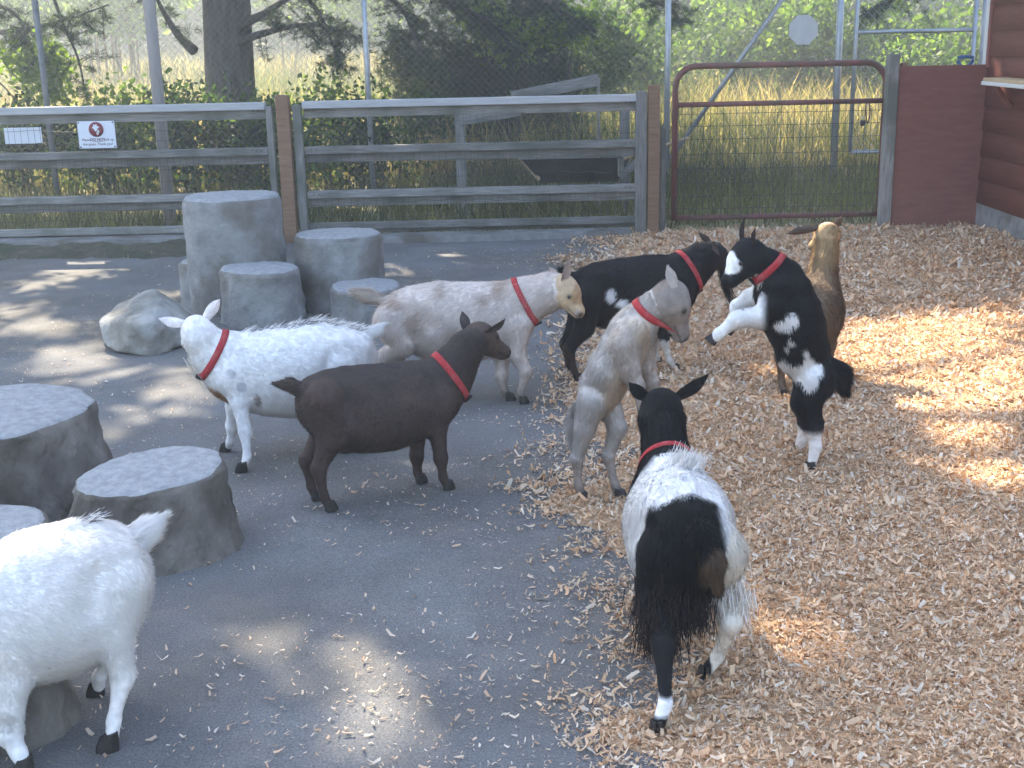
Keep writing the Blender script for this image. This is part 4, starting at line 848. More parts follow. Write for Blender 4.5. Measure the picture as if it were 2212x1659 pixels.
    cv[:, 0] = roots - sd_*wd[:, None]; cv[:, 1] = roots + sd_*wd[:, None]; cv[:, 2] = roots + d*lens[:, None] + np.array([0, 0, -.12])*(lens**1.0)[:, None]
    fc_ = ((np.stack([Cc[A], Cc[b_], Cc[c_]], 1))*w).sum(1); va = np.interp(fc_.mean(1), [.02, .1, .4, .8], [.5, .38, .18, .06])
    fc_ = fc_*(1 + va*RNG.uniform(-1, .9, num) + .5*va*vnoise(roots, 34, 2) + .4*va*vnoise(roots, 90, 1))[:, None]
    Nf = nn*.85 + d*.12 + RNG.normal(size=(num, 3))*np.interp(fc_.mean(1), [.05, .5], [.14, .06])[:, None]; Nf /= np.linalg.norm(Nf, axis=1)[:, None]
    me = mesh_np('goat_fur', cv.reshape(-1, 3), np.arange(num*3).reshape(-1, 3), False, np.repeat(np.clip(fc_, 0, 1), 3, 0), np.repeat(Nf, 3, 0))
    new_obj('fur', me, root, fur_mat, local=True)
    # ---- hooves
    for j0, j1, lg in feet:
        ax_ = j1 - j0; ax_ /= np.linalg.norm(ax_)
        if lg.get('lift'): dn = ax_
        else: dn = np.array([0, 0, -1.])
        fo = np.array(lg.get('toe', (1., 0, 0)), float); fo = fo - dn*(fo@dn); fo /= np.linalg.norm(fo) + 1e-9; sdv = np.cross(dn, fo); sc = lg.get('s', 1.)*lg.get('hs', 1.)
        parts = []
        for sg in (1, -1):
            prof = [(-.55, .15), (-.45, .75), (.1, .95), (.7, .75), (1.15, .12), (.6, -.02), (-.4, 0)]
            n = len(prof); V2 = []
            for lev, kx, kk in ((0, 1., 1.), (.4, .97, 1.), (1., .74, .86)):
                for (px, py) in prof: V2.append(j1 + dn*(.012*sc - .038*sc*lev*(1 if px < .5 else .88)) + fo*(px*.026*kx*sc - .004*lev*sc) + sdv*sg*(.0012 + py*.0155*kk*sc))
            V2 = np.array(V2); Q2 = []
            for l in range(2):
                for i in range(n): Q2.append([l*n+i, l*n+(i+1) % n, (l+1)*n+(i+1) % n, (l+1)*n+i])
            c0 = len(V2); V2 = np.vstack([V2, V2[:n].mean(0), V2[2*n:].mean(0)])
            for i in range(n): Q2.append([i, (i+1) % n, c0, c0]); Q2.append([2*n+i, 2*n+(i+1) % n, c0+1, c0+1])
            parts.append((V2, [[a for k_, a in enumerate(q) if a not in q[:k_]] for q in Q2]))
        Vh = np.vstack([p[0] for p in parts]); off = len(parts[0][0]); Fh = parts[0][1] + [[a+off for a in q] for q in parts[1][1]]
        hm = mesh_np('hoof', Vh, Fh, False)
        bm = bmesh.new(); bm.from_mesh(hm); bmesh.ops.recalc_face_normals(bm, faces=bm.faces[:]); bm.to_mesh(hm); bm.free()
        new_obj('hoof', hm, root, lg.get('hoofmat', hoof_mat), local=True)
    # ---- eyes
    for sg in (1, -1):
        bm = bmesh.new(); bmesh.ops.create_uvsphere(bm, u_segments=12, v_segments=8, radius=r*.19); e_ = H(.62, .74*sg, .33)
        for v in bm.verts: v.co = Vector(e_) + v.co
        me = bpy.data.meshes.new('eye'); bm.to_mesh(me); bm.free()
        for p in me.polygons: p.use_smooth = True
        new_obj('eye', me, root, eye_mat, local=True)
    # ---- collar
    if collar:
        a, b2 = X(collar['p'][0], collar.get('lat', 0)), X(collar['p'][1], collar.get('lat', 0)); ctr = (a+b2)/2; axis = collar.get('axis')
        if axis is None:
            e1 = a-b2; e1 /= np.linalg.norm(e1); axis = ns[-1][0]-ns[0][0] if len(ns) > 1 else hc-ns[0][0]; axis = axis - e1*(axis@e1); axis /= np.linalg.norm(axis); e2 = np.cross(axis, e1)
        else:
            axis = np.array(axis, float); axis /= np.linalg.norm(axis); e1 = a-b2; e1 = e1 - axis*(e1@axis); e1 /= np.linalg.norm(e1); e2 = np.cross(axis, e1)
        nseg = 40; wv = collar.get('w', .0115); ts = np.linspace(.01, .2, 160); V2 = []
        for k in range(nseg):
            an = 2*PI*k/nseg; dr = e1*math.cos(an) + e2*math.sin(an)
            rr = []
            for o_ in (-1, 1):
                pp = ctr + axis*wv*o_ + dr*ts[:, None]; val = B.value(pp); ii = np.argmax(val > 0); rr.append(ts[ii] if val.max() > 0 else .08)
            V2.append((an, dr, rr))
        sm = np.array([v[2] for v in V2]); sm = (np.roll(sm, 1, 0) + np.roll(sm, -1, 0) + 2*sm + np.roll(sm, 2, 0) + np.roll(sm, -2, 0))/6 + collar.get('off', .0015)
        VV = []
        for k, (an, dr, rr) in enumerate(V2):
            for o_, q_ in ((-1, 0), (1, 1)):
                VV += [ctr + axis*wv*o_ + dr*sm[k][q_], ctr + axis*wv*o_ + dr*(sm[k][q_] + .0028)]
        QQ = []
        for k in range(nseg):
            i, j = 4*k, 4*((k+1) % nseg)
            QQ += [[i+1, i+3, j+3, j+1], [i, j, j+2, i+2], [i, i+1, j+1, j], [i+2, j+2, j+3, i+3]]
        co = new_obj('collar', mesh_np('collar', np.array(VV), np.array(QQ), False), root, collar_mat, local=True)
        bk = collar.get('buckle', PI); k = int(round(bk/(2*PI)*nseg)) % nseg; dr = V2[k][1]; bp = ctr + dr*(sm[k].mean() + .005); tn = np.cross(axis, dr)
        bv = np.array([bp + dr*x*.005 + axis*y*.016 + tn*z*.014 for x in (-1, 1) for y in (-1, 1) for z in (-1, 1)])
        new_obj('buckle', mesh_np('buckle', bv, np.array([[0, 1, 3, 2], [4, 6, 7, 5], [0, 4, 5, 1], [2, 3, 7, 6], [0, 2, 6, 4], [1, 5, 7, 3]]), False), co, buckle_mat, local=True)
        if 'tag' in collar:
            k = int(round(collar['tag']/(2*PI)*nseg)) % nseg; dr = V2[k][1]; bp = ctr + dr*(sm[k].mean() + .012)
            bm = bmesh.new(); bmesh.ops.create_uvsphere(bm, u_segments=12, v_segments=8, radius=.013)
            for v in bm.verts: v.co = Vector(bp) + v.co
            me = bpy.data.meshes.new('tag'); bm.to_mesh(me); bm.free(); new_obj('tag', me, co, tag_mat, local=True)
    # ---- beard
    if beard:
        n = beard['n']; rt = np.array([(wP(beard['px'], beard.get('d', 0)) if 'px' in beard else H(*beard['at'])) for _ in range(n)]) + RNG.normal(size=(n, 3))*beard['spread']; D = np.tile(np.array(beard['dir'], float), (n, 1)) + RNG.normal(size=(n, 3))*beard.get('rnd', .1); D /= np.linalg.norm(D, axis=1)[:, None]
        ls = beard['len']*RNG.uniform(.6, 1.05, n); Vb, Qb = strands(rt, D, ls, beard.get('w', .0016), 5, np.array(beard.get('curl', (0, 0, 0)), float)[None, :] + RNG.normal(size=(n, 3))*.05)
        cb = np.clip(np.array(beard['col'])[None, :]*np.repeat(RNG.uniform(.7, 1.2, n), 12)[:, None], 0, 1)
        new_obj('beard', mesh_np('beard', Vb, Qb, True, cb), root, fur_mat, local=True)
    if ruff:
        for rf in ruff:
            n = int(rf['n']*1.8); t = RNG.random(n); pa, pb = np.array(X(rf['a'], rf.get('lat', 0))), np.array(X(rf['b'], rf.get('lat', 0))); rt = pa + (pb-pa)*t[:, None] + RNG.normal(size=(n, 3))*np.array(rf.get('spread', (.01, .012, .005)))
            D = np.tile(np.array(rf['dir'], float), (n, 1)) + RNG.normal(size=(n, 3))*rf.get('rnd', .2); D /= np.linalg.norm(D, axis=1)[:, None]; ls = rf['len']*RNG.uniform(.4, 1.1, n)
            Vb, Qb = strands(rt, D, ls, rf.get('w', .0008), 3, np.array(rf.get('curl', (0, 0, 0)), float)[None, :]+RNG.normal(size=(n, 3))*.08); ch = rf['cols'][0] + (np.array(rf['cols'][1])-np.array(rf['cols'][0]))*(RNG.random((n, 1)) < rf.get('mix', .5))
            new_obj('hair', mesh_np('hair', Vb, Qb, True, np.repeat(np.clip(ch, 0, 1), 8, 0)), root, fur_mat, local=True)
    return root

# ---------------------------------------------------------------- coat colours
def blob(V, c, r, seed=0, amp=.3, sc=18.):
    """soft patch mask round c with radius r (scalar or per axis)"""
    q = (V - np.array(c))/np.array(r); return sstep(1.08, .92, np.sqrt((q*q).sum(1)) + amp*vnoise(V, sc, seed))
def mixc(C, m, c): return C*(1-m[:, None]) + np.array(c)[None, :]*m[:, None]
WHITE = (.84, .80, .765); CREAM = (.66, .56, .46); BLACK = (.013, .012, .013); DKBR = (.060, .036, .027)
PLN, ctr_, h_, lo_, hi_ = ROCKDATA
ax_ = [np.arange(lo_[i], hi_[i], h_) for i in range(3)]; GXr = np.stack(np.meshgrid(*ax_, indexing='ij'), -1); fr = np.full(GXr.shape[:3], -1.)
for n_, d_ in PLN:
    v_ = GXr@n_ - d_; k_ = .007; hh_ = np.maximum(k_ - np.abs(fr-v_), 0)/k_; fr = np.maximum(fr, v_) + hh_*hh_*k_*.25
fl_ = GXr.reshape(-1, 3); fr = fr + (.010*vnoise(fl_, 8, 1) + .008*vnoise(fl_, 24, 2) + .006*vnoise(fl_, 60, 3)).reshape(fr.shape)
fr[0] = fr[-1] = .1; fr[:, 0] = fr[:, -1] = .1; fr[:, :, 0] = fr[:, :, -1] = .1
V, Q = surface_net(fr.astype(np.float32), lo_, h_); V = relax(V, Q, 1, .25)
tag(new_obj('boulder', mesh_np('boulder', V, Q), None, rock_mat), 'angular grey boulder on the asphalt beside the concrete stumps', 'boulder')
def isin(T, *names): return np.isin(T, names)
# ---- chocolate brown goat, side on
def coat_brown(V, T, I):
    C = np.tile(np.array((.066, .046, .039)), (len(V), 1)); C = mixc(C, sstep(-.2, .9, vnoise(V, 14, 1))*.6, (.095, .062, .048)); C = mixc(C, sstep(.34, .44, V[:, 2])*isin(T, 'trunk', 'neck')*.55, (.032, .026, .026)); C = mixc(C, isin(T, 'hind_upper')*.25, (.085, .048, .034))
    C = mixc(C, isin(T, 'hind_lower', 'fore_lower')*.6, (.04, .024, .018)); C = mixc(C, isin(T, 'head')*.5, (.085, .055, .042)); C = mixc(C, isin(T, 'ear')*.6, (.07, .06, .06))
    C = mixc(C, sstep(.22, .16, V[:, 2])*isin(T, 'trunk')*.5, (.16, .10, .06)); C = mixc(C, isin(T, 'nose')*.8, (.015, .012, .012))
    tl = isin(T, 'tail')*sstep(.03, .07, np.linalg.norm(V - I['tl'][0], axis=1)); C = mixc(C, tl*.35, (.2, .15, .12)); return C
goat('chocolate brown goat with red collar standing in front of two pale goats', (-.47, 4.04), .38,
     [((705, 800), (705, 935), .105), ((745, 792), (745, 968), .125), ((790, 790), (790, 975), .135), ((840, 787), (842, 970), .13), ((885, 783), (890, 950), .112), ((918, 782), (920, 935), .095)],
     [((938, 778), (1000, 850)), ((962, 752), (1012, 815)), ((988, 724), (1030, 775))],
     dict(c=(1038, 730), lat=.03, r=.051, L=.128, yaw=.35, pitch=-.52),
     [dict(side=1, tip=(998, 672), base=(1010, 716), bd=.06, d=.07, w=.032, fwd=(-.3, -.9, .1)), dict(side=-1, tip=(1092, 694), base=(1050, 716), bd=-.04, d=-.10, w=.03, fwd=(.3, -.9, .2))],
     [dict(kind='hind', lat=-.065, pts=[(700, 865), (716, 945), (688, 1012), (700, 1072), (712, 1096)]),
      dict(kind='hind', lat=.065, pts=[(690, 865), (702, 935), (662, 995), (672, 1050), (682, 1073)]),
      dict(kind='fore', lat=-.06, pts=[(945, 860), (944, 925), (952, 988), (957, 1030), (966, 1050)]),
      dict(kind='fore', lat=.06, pts=[(925, 860), (903, 925), (900, 985), (902, 1020), (907, 1036)])],
     dict(pts=[(662, 848), (632, 832), (600, 830)], r=(.026, .018, .008)), coat_brown, dict(p=[(948, 778), (1000, 850)], buckle=PI*.95), fur=(.011, 70000), h=.0072)

# ---- white goat looking away, with beard
def coat_white(V, T, I):
    C = np.tile(np.array(WHITE), (len(V), 1)); C = mixc(C, sstep(.3, .9, vnoise(V, 9, 2))*.2, (.7, .62, .58))
    C = mixc(C, blob(V, I['cs'][-1][0] + np.array([.09, .02, -.11]), (.05, .07, .07), 1, .2), (.42, .24, .12))
    C = mixc(C, blob(V, I['cs'][-1][0] + np.array([-.055, .11, -.10]), (.011, .06, .03), 2, .2)*.8, (.25, .17, .14))
    for i, q in enumerate([(.03, .1, .01), (.0, .12, -.04)]): C = mixc(C, blob(V, I['cs'][-1][0] + np.array(q), (.018, .05, .018), 3+i, .3)*.45, (.3, .3, .34))
    C = mixc(C, blob(V, I['H'](.5, .3, .9), I['r']*.8, 2, .3)*.6, (.4, .28, .18)); C = mixc(C, isin(T, 'ear')*.3, (.8, .62, .6)); C = mixc(C, isin(T, 'nose')*.6, (.5, .3, .25))
    C = mixc(C, isin(T, 'fore_lower', 'hind_lower')*sstep(.05, .035, V[:, 2])*.5, (.5, .45, .4)); return C
goat('white goat with wispy beard and red collar turning its head away', (-.85, 4.5), math.radians(198),
     [((748, 703), (745, 845), .11), ((692, 695), (692, 885), .125), ((632, 705), (630, 900), .135), ((582, 713), (577, 895), .13), ((535, 718), (538, 880), .11), ((512, 726), (508, 865), .092)],
     [((498, 724), (450, 812)), ((478, 728), (430, 788)), ((456, 702), (408, 752))],
     dict(c=(424, 714), lat=-.03, r=.05, L=.12, yaw=-1.3, pitch=-.5),
     [dict(side=1, tip=(342, 690), d=-.02, w=.036), dict(side=-1, tip=(476, 644), d=.02, w=.036)],
     [dict(kind='fore', lat=.06, pts=[(507, 800), (517, 868), (530, 930), (534, 986), (525, 1012)]),
      dict(kind='fore', lat=-.06, pts=[(500, 805), (508, 880), (502, 918), (498, 953), (490, 968)]),
      dict(kind='hind', lat=.07, pts=[(-.2, .06, .34), (-.13, .075, .24), (-.25, .075, .16), (-.23, .075, .05), (-.21, .075, .012)]),
      dict(kind='hind', lat=-.07, pts=[(-.18, -.06, .34), (-.09, -.075, .24), (-.2, -.075, .16), (-.17, -.075, .05), (-.15, -.075, .012)])],
     dict(pts=[(795, 722), (808, 718), (822, 705)], r=(.024, .018, .01)), coat_white, dict(p=[(478, 730), (440, 800)]), fur=(.015, 60000), h=.0072,
     beard=dict(n=150, px=(420, 772), d=-.01, spread=(.014, .014, .01), dir=(-.35, .1, -1), len=.11, w=.0012, curl=(-.15, 0, 0), col=(.72, .68, .6)),
     ruff=[dict(a=(512, 722), b=(600, 712), n=260, dir=(-.9, -.2, .22), len=.038, cols=[WHITE, (.12, .12, .14)], mix=.4), dict(a=(600, 712), b=(690, 693), n=320, dir=(-.92, -.1, .2), len=.042, cols=[WHITE, (.07, .07, .09)], mix=.45), dict(a=(690, 693), b=(785, 712), n=240, dir=(-.9, 0, .12), len=.035, cols=[WHITE, (.1, .1, .12)], mix=.2)])

# ---- cream goat with tan face
def coat_cream(V, T, I):
    C = np.tile(np.array((.70, .60, .53)), (len(V), 1)); C = mixc(C, sstep(.1, .9, vnoise(V, 9, 2))*.5, (.56, .43, .35))
    for i, (p, rr) in enumerate([((905, 685), .05), ((1052, 642), .03), ((1085, 616), .045), ((960, 625), .03), ((860, 650), .04), ((1000, 715), .05)]):
        c = I['X'](p); q = (V - c)/np.array((rr*1.5, .4, rr*1.3)); C = mixc(C, sstep(1.15, .1, np.sqrt((q*q).sum(1)) + .4*vnoise(V, 16, i))*.75, (.36, .25, .18))
    C = mixc(C, isin(T, 'head')*.85, (.58, .40, .22)); C = mixc(C, blob(V, I['H'](.9, 0, .7), I['r']*.8, 1, .2)*.7, (.42, .24, .11)); C = mixc(C, isin(T, 'nose')*.6, (.3, .2, .15))
    C = mixc(C, isin(T, 'ear')*.8, (.30, .21, .16)); C = mixc(C, isin(T, 'fore_lower', 'hind_lower')*.6, (.34, .26, .2)); C = mixc(C, sstep(.1, .03, V[:, 2])*.8, (.12, .09, .07)); C = mixc(C, isin(T, 'tail')*.5, (.35, .26, .18)); return C
goat('shaggy cream goat with tan face walking behind the chocolate brown goat', (-.25, 5.2), -.06,
     [((888, 616), (888, 760), .115), ((950, 608), (948, 776), .135), ((1018, 610), (1014, 778), .135), ((1068, 609), (1068, 765), .118), ((1086, 614), (1088, 750), .098)],
     [((1102, 611), (1150, 690)), ((1138, 602), (1166, 680)), ((1182, 590), (1196, 668))],
     dict(c=(1220, 628), lat=-.02, r=.057, L=.105, yaw=-.4, pitch=-.85),
     [dict(side=-1, tip=(1231, 560), base=(1216, 608), bd=-.03, d=-.05, w=.036, fwd=(.5, -.85, 0)), dict(side=1, tip=(1186, 578), base=(1204, 596), bd=.05, d=.10, w=.028)],
     [dict(kind='fore', lat=.06, pts=[(1100, 700), (1086, 765), (1084, 812), (1090, 845), (1100, 860)]),
      dict(kind='fore', lat=-.06, pts=[(1125, 700), (1118, 762), (1137, 803), (1124, 848), (1129, 867)]),
      dict(kind='hind', lat=-.07, pts=[(-.26, -.06, .36), (-.20, -.075, .26), (-.34, -.075, .18), (-.33, -.075, .05), (-.31, -.075, .012)]),
      dict(kind='hind', lat=.07, pts=[(-.26, .06, .36), (-.16, .075, .26), (-.25, .075, .18), (-.22, .075, .05), (-.2, .075, .012)])],
     dict(pts=[(836, 652), (805, 640), (778, 632)], r=(.024, .018, .01)), coat_cream, dict(p=[(1116, 612), (1156, 686)]), fur=(.026, 60000), h=.0078)

# ---- black goat with long beard
def coat_black4(V, T, I):
    C = np.tile(np.array((.014, .013, .015)), (len(V), 1))
    C = mixc(C, blob(V, I['X']((1303, 627)) + np.array([0, -.1, 0]), (.022, .1, .028), 1, .3), WHITE); C = mixc(C, blob(V, I['X']((1326, 643)) + np.array([0, -.1, 0]), (.026, .1, .018), 2, .3), WHITE)
    C = mixc(C, isin(T, 'fore_lower')*sstep(.2, .17, V[:, 2]), (.7, .64, .58)); C = mixc(C, sstep(.25, .2, V[:, 2])*isin(T, 'trunk')*.7, (.30, .19, .10)); C = mixc(C, isin(T, 'hind_lower')*.4, (.10, .06, .04))
    C = mixc(C, isin(T, 'ear')*.5, (.12, .075, .05)); C = mixc(C, blob(V, I['H'](.2, 0, 1.0), (I['r']*.35,)*3, 1, .3)*.8, WHITE); return C
goat('black goat with long dark beard and white flank spot facing the rearing goat', (.5, 5.54), .30,
     [((1286, 566), (1285, 703), .11), ((1340, 559), (1340, 712), .128), ((1395, 553), (1395, 712), .125), ((1428, 553), (1428, 700), .108), ((1440, 557), (1440, 690), .092)],
     [((1460, 555), (1494, 628)), ((1482, 541), (1512, 610)), ((1508, 528), (1533, 588))],
     dict(c=(1543, 550), lat=0, r=.052, L=.115, yaw=.05, pitch=-.62),
     [dict(side=1, tip=(1509, 501), d=.06, w=.026), dict(side=-1, tip=(1553, 553), base=(1541, 522), bd=-.05, d=-.085, w=.026, fwd=(0, 0, -1))],
     [dict(kind='hind', lat=-.065, pts=[(1268, 640), (1262, 705), (1229, 752), (1240, 800), (1248, 817)]),
      dict(kind='hind', lat=.065, pts=[(1262, 640), (1248, 700), (1221, 742), (1227, 783), (1236, 800)]),
      dict(kind='fore', lat=-.06, pts=[(1440, 640), (1438, 688), (1434, 735), (1446, 778), (1458, 796)]),
      dict(kind='fore', lat=.06, pts=[(1440, 640), (1424, 690), (1418, 735), (1417, 765), (1421, 782)])],
     dict(pts=[(1238, 600), (1222, 592), (1206, 600)], r=(.024, .018, .01)), coat_black4, dict(p=[(1472, 556), (1503, 616)]), fur=(.022, 60000), h=.0078,
     beard=dict(n=170, at=(1.5, 0, -.75), spread=(.008, .006, .006), dir=(.12, 0, -1), rnd=.05, len=.19, w=.0016, curl=(.3, 0, 0), col=(.03, .026, .03)))

# ---- grey tan goat rearing up
def coat_greytan(V, T, I):
    C = np.tile(np.array((.47, .42, .385)), (len(V), 1)); C = mixc(C, sstep(-.1, .8, vnoise(V, 9, 3))*.35, (.37, .31, .265))
    under = isin(T, 'trunk')*sstep(-.01, .06, V[:, 0] - np.interp(V[:, 2], [c[0][2] for c in I['cs']], [c[0][0] for c in I['cs']])); C = mixc(C, under*.7, (.60, .47, .34))
    C = mixc(C, isin(T, 'head')*.75, (.185, .14, .115)); C = mixc(C, blob(V, I['H'](1.2, -.5, -.2), I['r']*1.0, 1, .3)*.6, (.17, .12, .09)); C = mixc(C, isin(T, 'nose')*.6, (.14, .10, .08))
    C = mixc(C, isin(T, 'hind_lower', 'fore_lower')*.75, (.21, .155, .12)); C = mixc(C, isin(T, 'fore_upper')*.4, (.3, .2, .13)); C = mixc(C, sstep(.06, .02, V[:, 2])*.6, (.08, .06, .05)); C = mixc(C, isin(T, 'ear')*.4, (.5, .42, .38)); return C
goat('greyish tan goat rearing on its hind legs with pale belly showing', (.30, 3.95), -.35,
     [((1258, 856), (1326, 874), .070), ((1257, 818), (1350, 846), .092), ((1277, 774), (1370, 810), .108), ((1302, 731), (1390, 770), .102), ((1327, 701), (1405, 737), .09)],
     [((1347, 677), (1410, 715)), ((1378, 657), (1423, 692)), ((1402, 634), (1436, 682))],
     dict(c=(1449, 648), lat=.0, r=.057, L=.118, yaw=.42, pitch=-1.2),
     [dict(side=-1, tip=(1442, 573), base=(1456, 622), bd=-.04, d=-.05, w=.03, fwd=(.4, -.9, 0)), dict(side=1, tip=(1446, 604), d=.13, w=.02)],
     [dict(kind='hind', lat=-.06, pts=[(1278, 866), (1264, 922), (1246, 990), (1250, 1048), (1256, 1074)], r=(.047, .035, .0185, .014, .0175)),
      dict(kind='hind', lat=.06, pts=[(1312, 866), (1334, 922), (1313, 986), (1328, 1046), (1338, 1070)], r=(.045, .030, .0185, .014, .0175)),
      dict(kind='fore', lat=-.075, pts=[(1350, 745), (1360, 793), (1377, 836), (1386, 876), (1390, 896)], lift=True, toe=(.3, 0, .9)),
      dict(kind='fore', lat=.05, pts=[(1388, 735), (1394, 785), (1408, 830), (1402, 872), (1398, 890)], lift=True, toe=(.3, 0, .9))],
     dict(pts=[(1258, 880), (1243, 905), (1240, 945)], r=(.026, .02, .012)), coat_greytan, dict(p=[(1379, 652), (1424, 690)]), fur=(.018, 60000), h=.0072)

# ---- black and white goat rearing
def coat_bw6(V, T, I):
    C = np.tile(np.array((.009, .0085, .010)), (len(V), 1)); y = np.array([0, .12, 0])
    for i, (p, rr) in enumerate([((1735, 760), .030), ((1742, 785), .036), ((1738, 805), .03), ((1715, 788), .032), ((1692, 780), .026), ((1728, 742), .018), ((1698, 720), .012), ((1690, 735), .010)]):
        C = mixc(C, blob(V, I['X'](p) + y*.5, (rr, .12, rr), i, .42, 30.), WHITE)
    C = mixc(C, isin(T, 'fore_lower'), WHITE); C = mixc(C, isin(T, 'fore_upper')*sstep(.06, .09, V[:, 0]-I['cs'][-1][0][0]), WHITE); C = mixc(C, np.maximum(blob(V, I['X']((1680, 686)) + y, (.03, .1, .016), 2, .35), blob(V, I['X']((1699, 674)) + y, (.02, .1, .018), 3, .4)), WHITE)
    C = mixc(C, isin(T, 'hind_lower')*sstep(.155, .125, V[:, 2]), (.78, .70, .64)); C = mixc(C, blob(V, I['H'](1.0, .25, .55), I['r']*.72, 4, .25), WHITE); C = mixc(C, blob(V, I['X']((1634, 600)) + y*.3, .02, 1, .2), (.7, .6, .5)); C = mixc(C, isin(T, 'ear')*.4, (.05, .03, .03)); return C
goat('black and white goat rearing up with white forelegs stretched out', (1.06, 4.28), math.radians(176),
     [((1797, 792), (1716, 828), .088), ((1789, 745), (1678, 775), .115), ((1781, 692), (1656, 716), .122), ((1768, 652), (1642, 690), .115), ((1748, 614), (1632, 650), .095)],
     [((1722, 584), (1640, 612)), ((1690, 562), (1642, 598)), ((1668, 545), (1634, 588))],
     dict(c=(1614, 555), lat=.0, r=.057, L=.102, yaw=.25, pitch=-.80),
     [dict(side=1, tip=(1628, 494), base=(1630, 530), bd=-.04, d=-.06, w=.024, fwd=(.9, .3, 0)), dict(side=-1, tip=(1603, 470), base=(1606, 530), bd=.04, d=.06, w=.028, fwd=(.9, .3, 0))],
     [dict(kind='hind', lat=.055, pts=[(1758, 824), (1742, 866), (1755, 916), (1762, 964), (1752, 1010)], r=(.068, .052, .036, .0205, .0205)),
      dict(kind='hind', lat=-.05, pts=[(1752, 824), (1738, 865), (1744, 912), (1733, 950), (1723, 974)], r=(.062, .046, .03, .019, .02)),
      dict(kind='fore', lat=.07, pts=[(1668, 662), (1652, 682), (1592, 688), (1552, 722), (1541, 736)], lift=True, toe=(.6, 0, .6), r=(.05, .04, .026, .019, .02)),
      dict(kind='fore', lat=-.06, pts=[(1640, 640), (1620, 645), (1592, 662), (1584, 700), (1576, 715)], lift=True, toe=(.6, 0, .6))],
     dict(pts=[(1792, 797), (1808, 805), (1816, 830)], r=(.042, .034, .018)), coat_bw6, dict(p=[(1680, 558), (1643, 592)], tag=PI*.97), fur=(.02, 65000), h=.0072)

# ---- golden brown goat seen from behind
def coat_gold(V, T, I):
    C = np.tile(np.array((.20, .135, .085)), (len(V), 1)); C = mixc(C, sstep(-.2, .8, vnoise(V, 12, 1))*.5, (.27, .19, .12)); C = mixc(C, isin(T, 'neck', 'head', 'trunk')*sstep(.40, .56, V[:, 2] + .02*vnoise(V, 20, 2))*.85, (.46, .30, .15)); C = mixc(C, blob(V, I['H'](-.3, 0, 1.), I['r']*.6, 1, .3)*.6, (.6, .5, .4)); C = mixc(C, isin(T, 'trunk')*sstep(.05, .0, np.abs(V[:, 1]))*.4, (.10, .075, .06))
    C = mixc(C, isin(T, 'ear')*.9, (.10, .07, .055)*np.ones(3)); C = mixc(C, isin(T, 'hind_lower', 'fore_lower')*.6, (.13, .08, .05)); C = mixc(C, isin(T, 'hind_upper')*.4, (.24, .14, .07)); return C
goat('golden brown goat with spread ears seen from behind the black and white rearing goat', (1.31, 5.32), math.radians(66),
     [((-.15, 0, .43), (-.15, 0, .19), .105), ((-.05, 0, .44), (-.05, 0, .16), .135), ((.06, 0, .44), (.06, 0, .16), .13), ((.15, 0, .45), (.15, 0, .2), .105)],
     [((.18, 0, .47), (.27, 0, .33)), ((.235, 0, .53), (.305, 0, .42)), ((.285, 0, .575), (.34, 0, .495))],
     dict(c=(.36, .01, .60), r=.054, L=.12, yaw=.75, pitch=-.5),
     [dict(side=1, tip=(1696, 503), d=-.02, w=.034, fwd=(1, 0, .2)), dict(side=-1, tip=(1819, 468), d=0, w=.034, fwd=(1, 0, .2))],
     [dict(kind='hind', lat=.07, pts=[(-.18, .06, .32), (-.13, .075, .24), (-.24, .075, .17), (-.22, .075, .06), (1692, 853)]),
      dict(kind='hind', lat=-.07, pts=[(-.18, -.06, .32), (-.13, -.075, .24), (-.24, -.075, .17), (-.22, -.075, .05), (-.2, -.075, .012)]),
      dict(kind='fore', lat=.06, pts=[(.19, .06, .3), (.16, .06, .22), (.18, .06, .14), (.18, .06, .05), (.2, .06, .012)]),
      dict(kind='fore', lat=-.06, pts=[(.19, -.06, .3), (.16, -.06, .22), (.18, -.06, .14), (.18, -.06, .05), (.2, -.06, .012)])],
     dict(pts=[(-.24, 0, .38), (-.28, 0, .38), (-.30, 0, .33)], r=(.024, .02, .01)), coat_gold, None, furtag=dict(neck=1.4), fur=(.026, 60000), h=.0078)

# ---- black and white goat, nearest, from behind
def coat_bw8(V, T, I):
    C = np.tile(np.array((.008, .008, .0095)), (len(V), 1))
    n = .02*vnoise(V, 22, 2) + .008*vnoise(V, 60, 1); body = isin(T, 'trunk', 'hind_upper', 'fore_upper', 'fore_lower')
    front = sstep(-.125, -.105, V[:, 0] + n - .35*np.clip(V[:, 1]-.03, 0, .1))*(~((T == 'hind_upper') & (V[:, 1] > 0) & (V[:, 0] < -.1))) * sstep(.20, .17, V[:, 0] - .35*(V[:, 2]-.42) + n + .35*np.clip(V[:, 1], 0, .1))
    C = mixc(C, body*front, WHITE)
    C = mixc(C, body*sstep(.055, .08, -V[:, 1] + n*.7)*sstep(-.32, -.30, V[:, 0])*sstep(.22, .19, V[:, 0]), WHITE)
    sp = (vnoise(V, 75, 1) + .5*vnoise(V, 38, 2) > .62)*front*body*(V[:, 1] > -.02)*sstep(.2, .3, V[:, 2]); C = mixc(C, sp*.6, (.22, .23, .28))
    C = mixc(C, isin(T, 'hind_lower', 'hind_upper')*(V[:, 1] < -.045), (.72, .64, .54)); C = mixc(C, isin(T, 'hind_lower')*(V[:, 1] > 0)*sstep(.085, .075, V[:, 2])*sstep(.04, .05, V[:, 2]), WHITE)
    C = mixc(C, blob(V, (-.25, -.03, .33), (.06, .03, .06), 1, .2)*.8, (.13, .085, .055)); return C
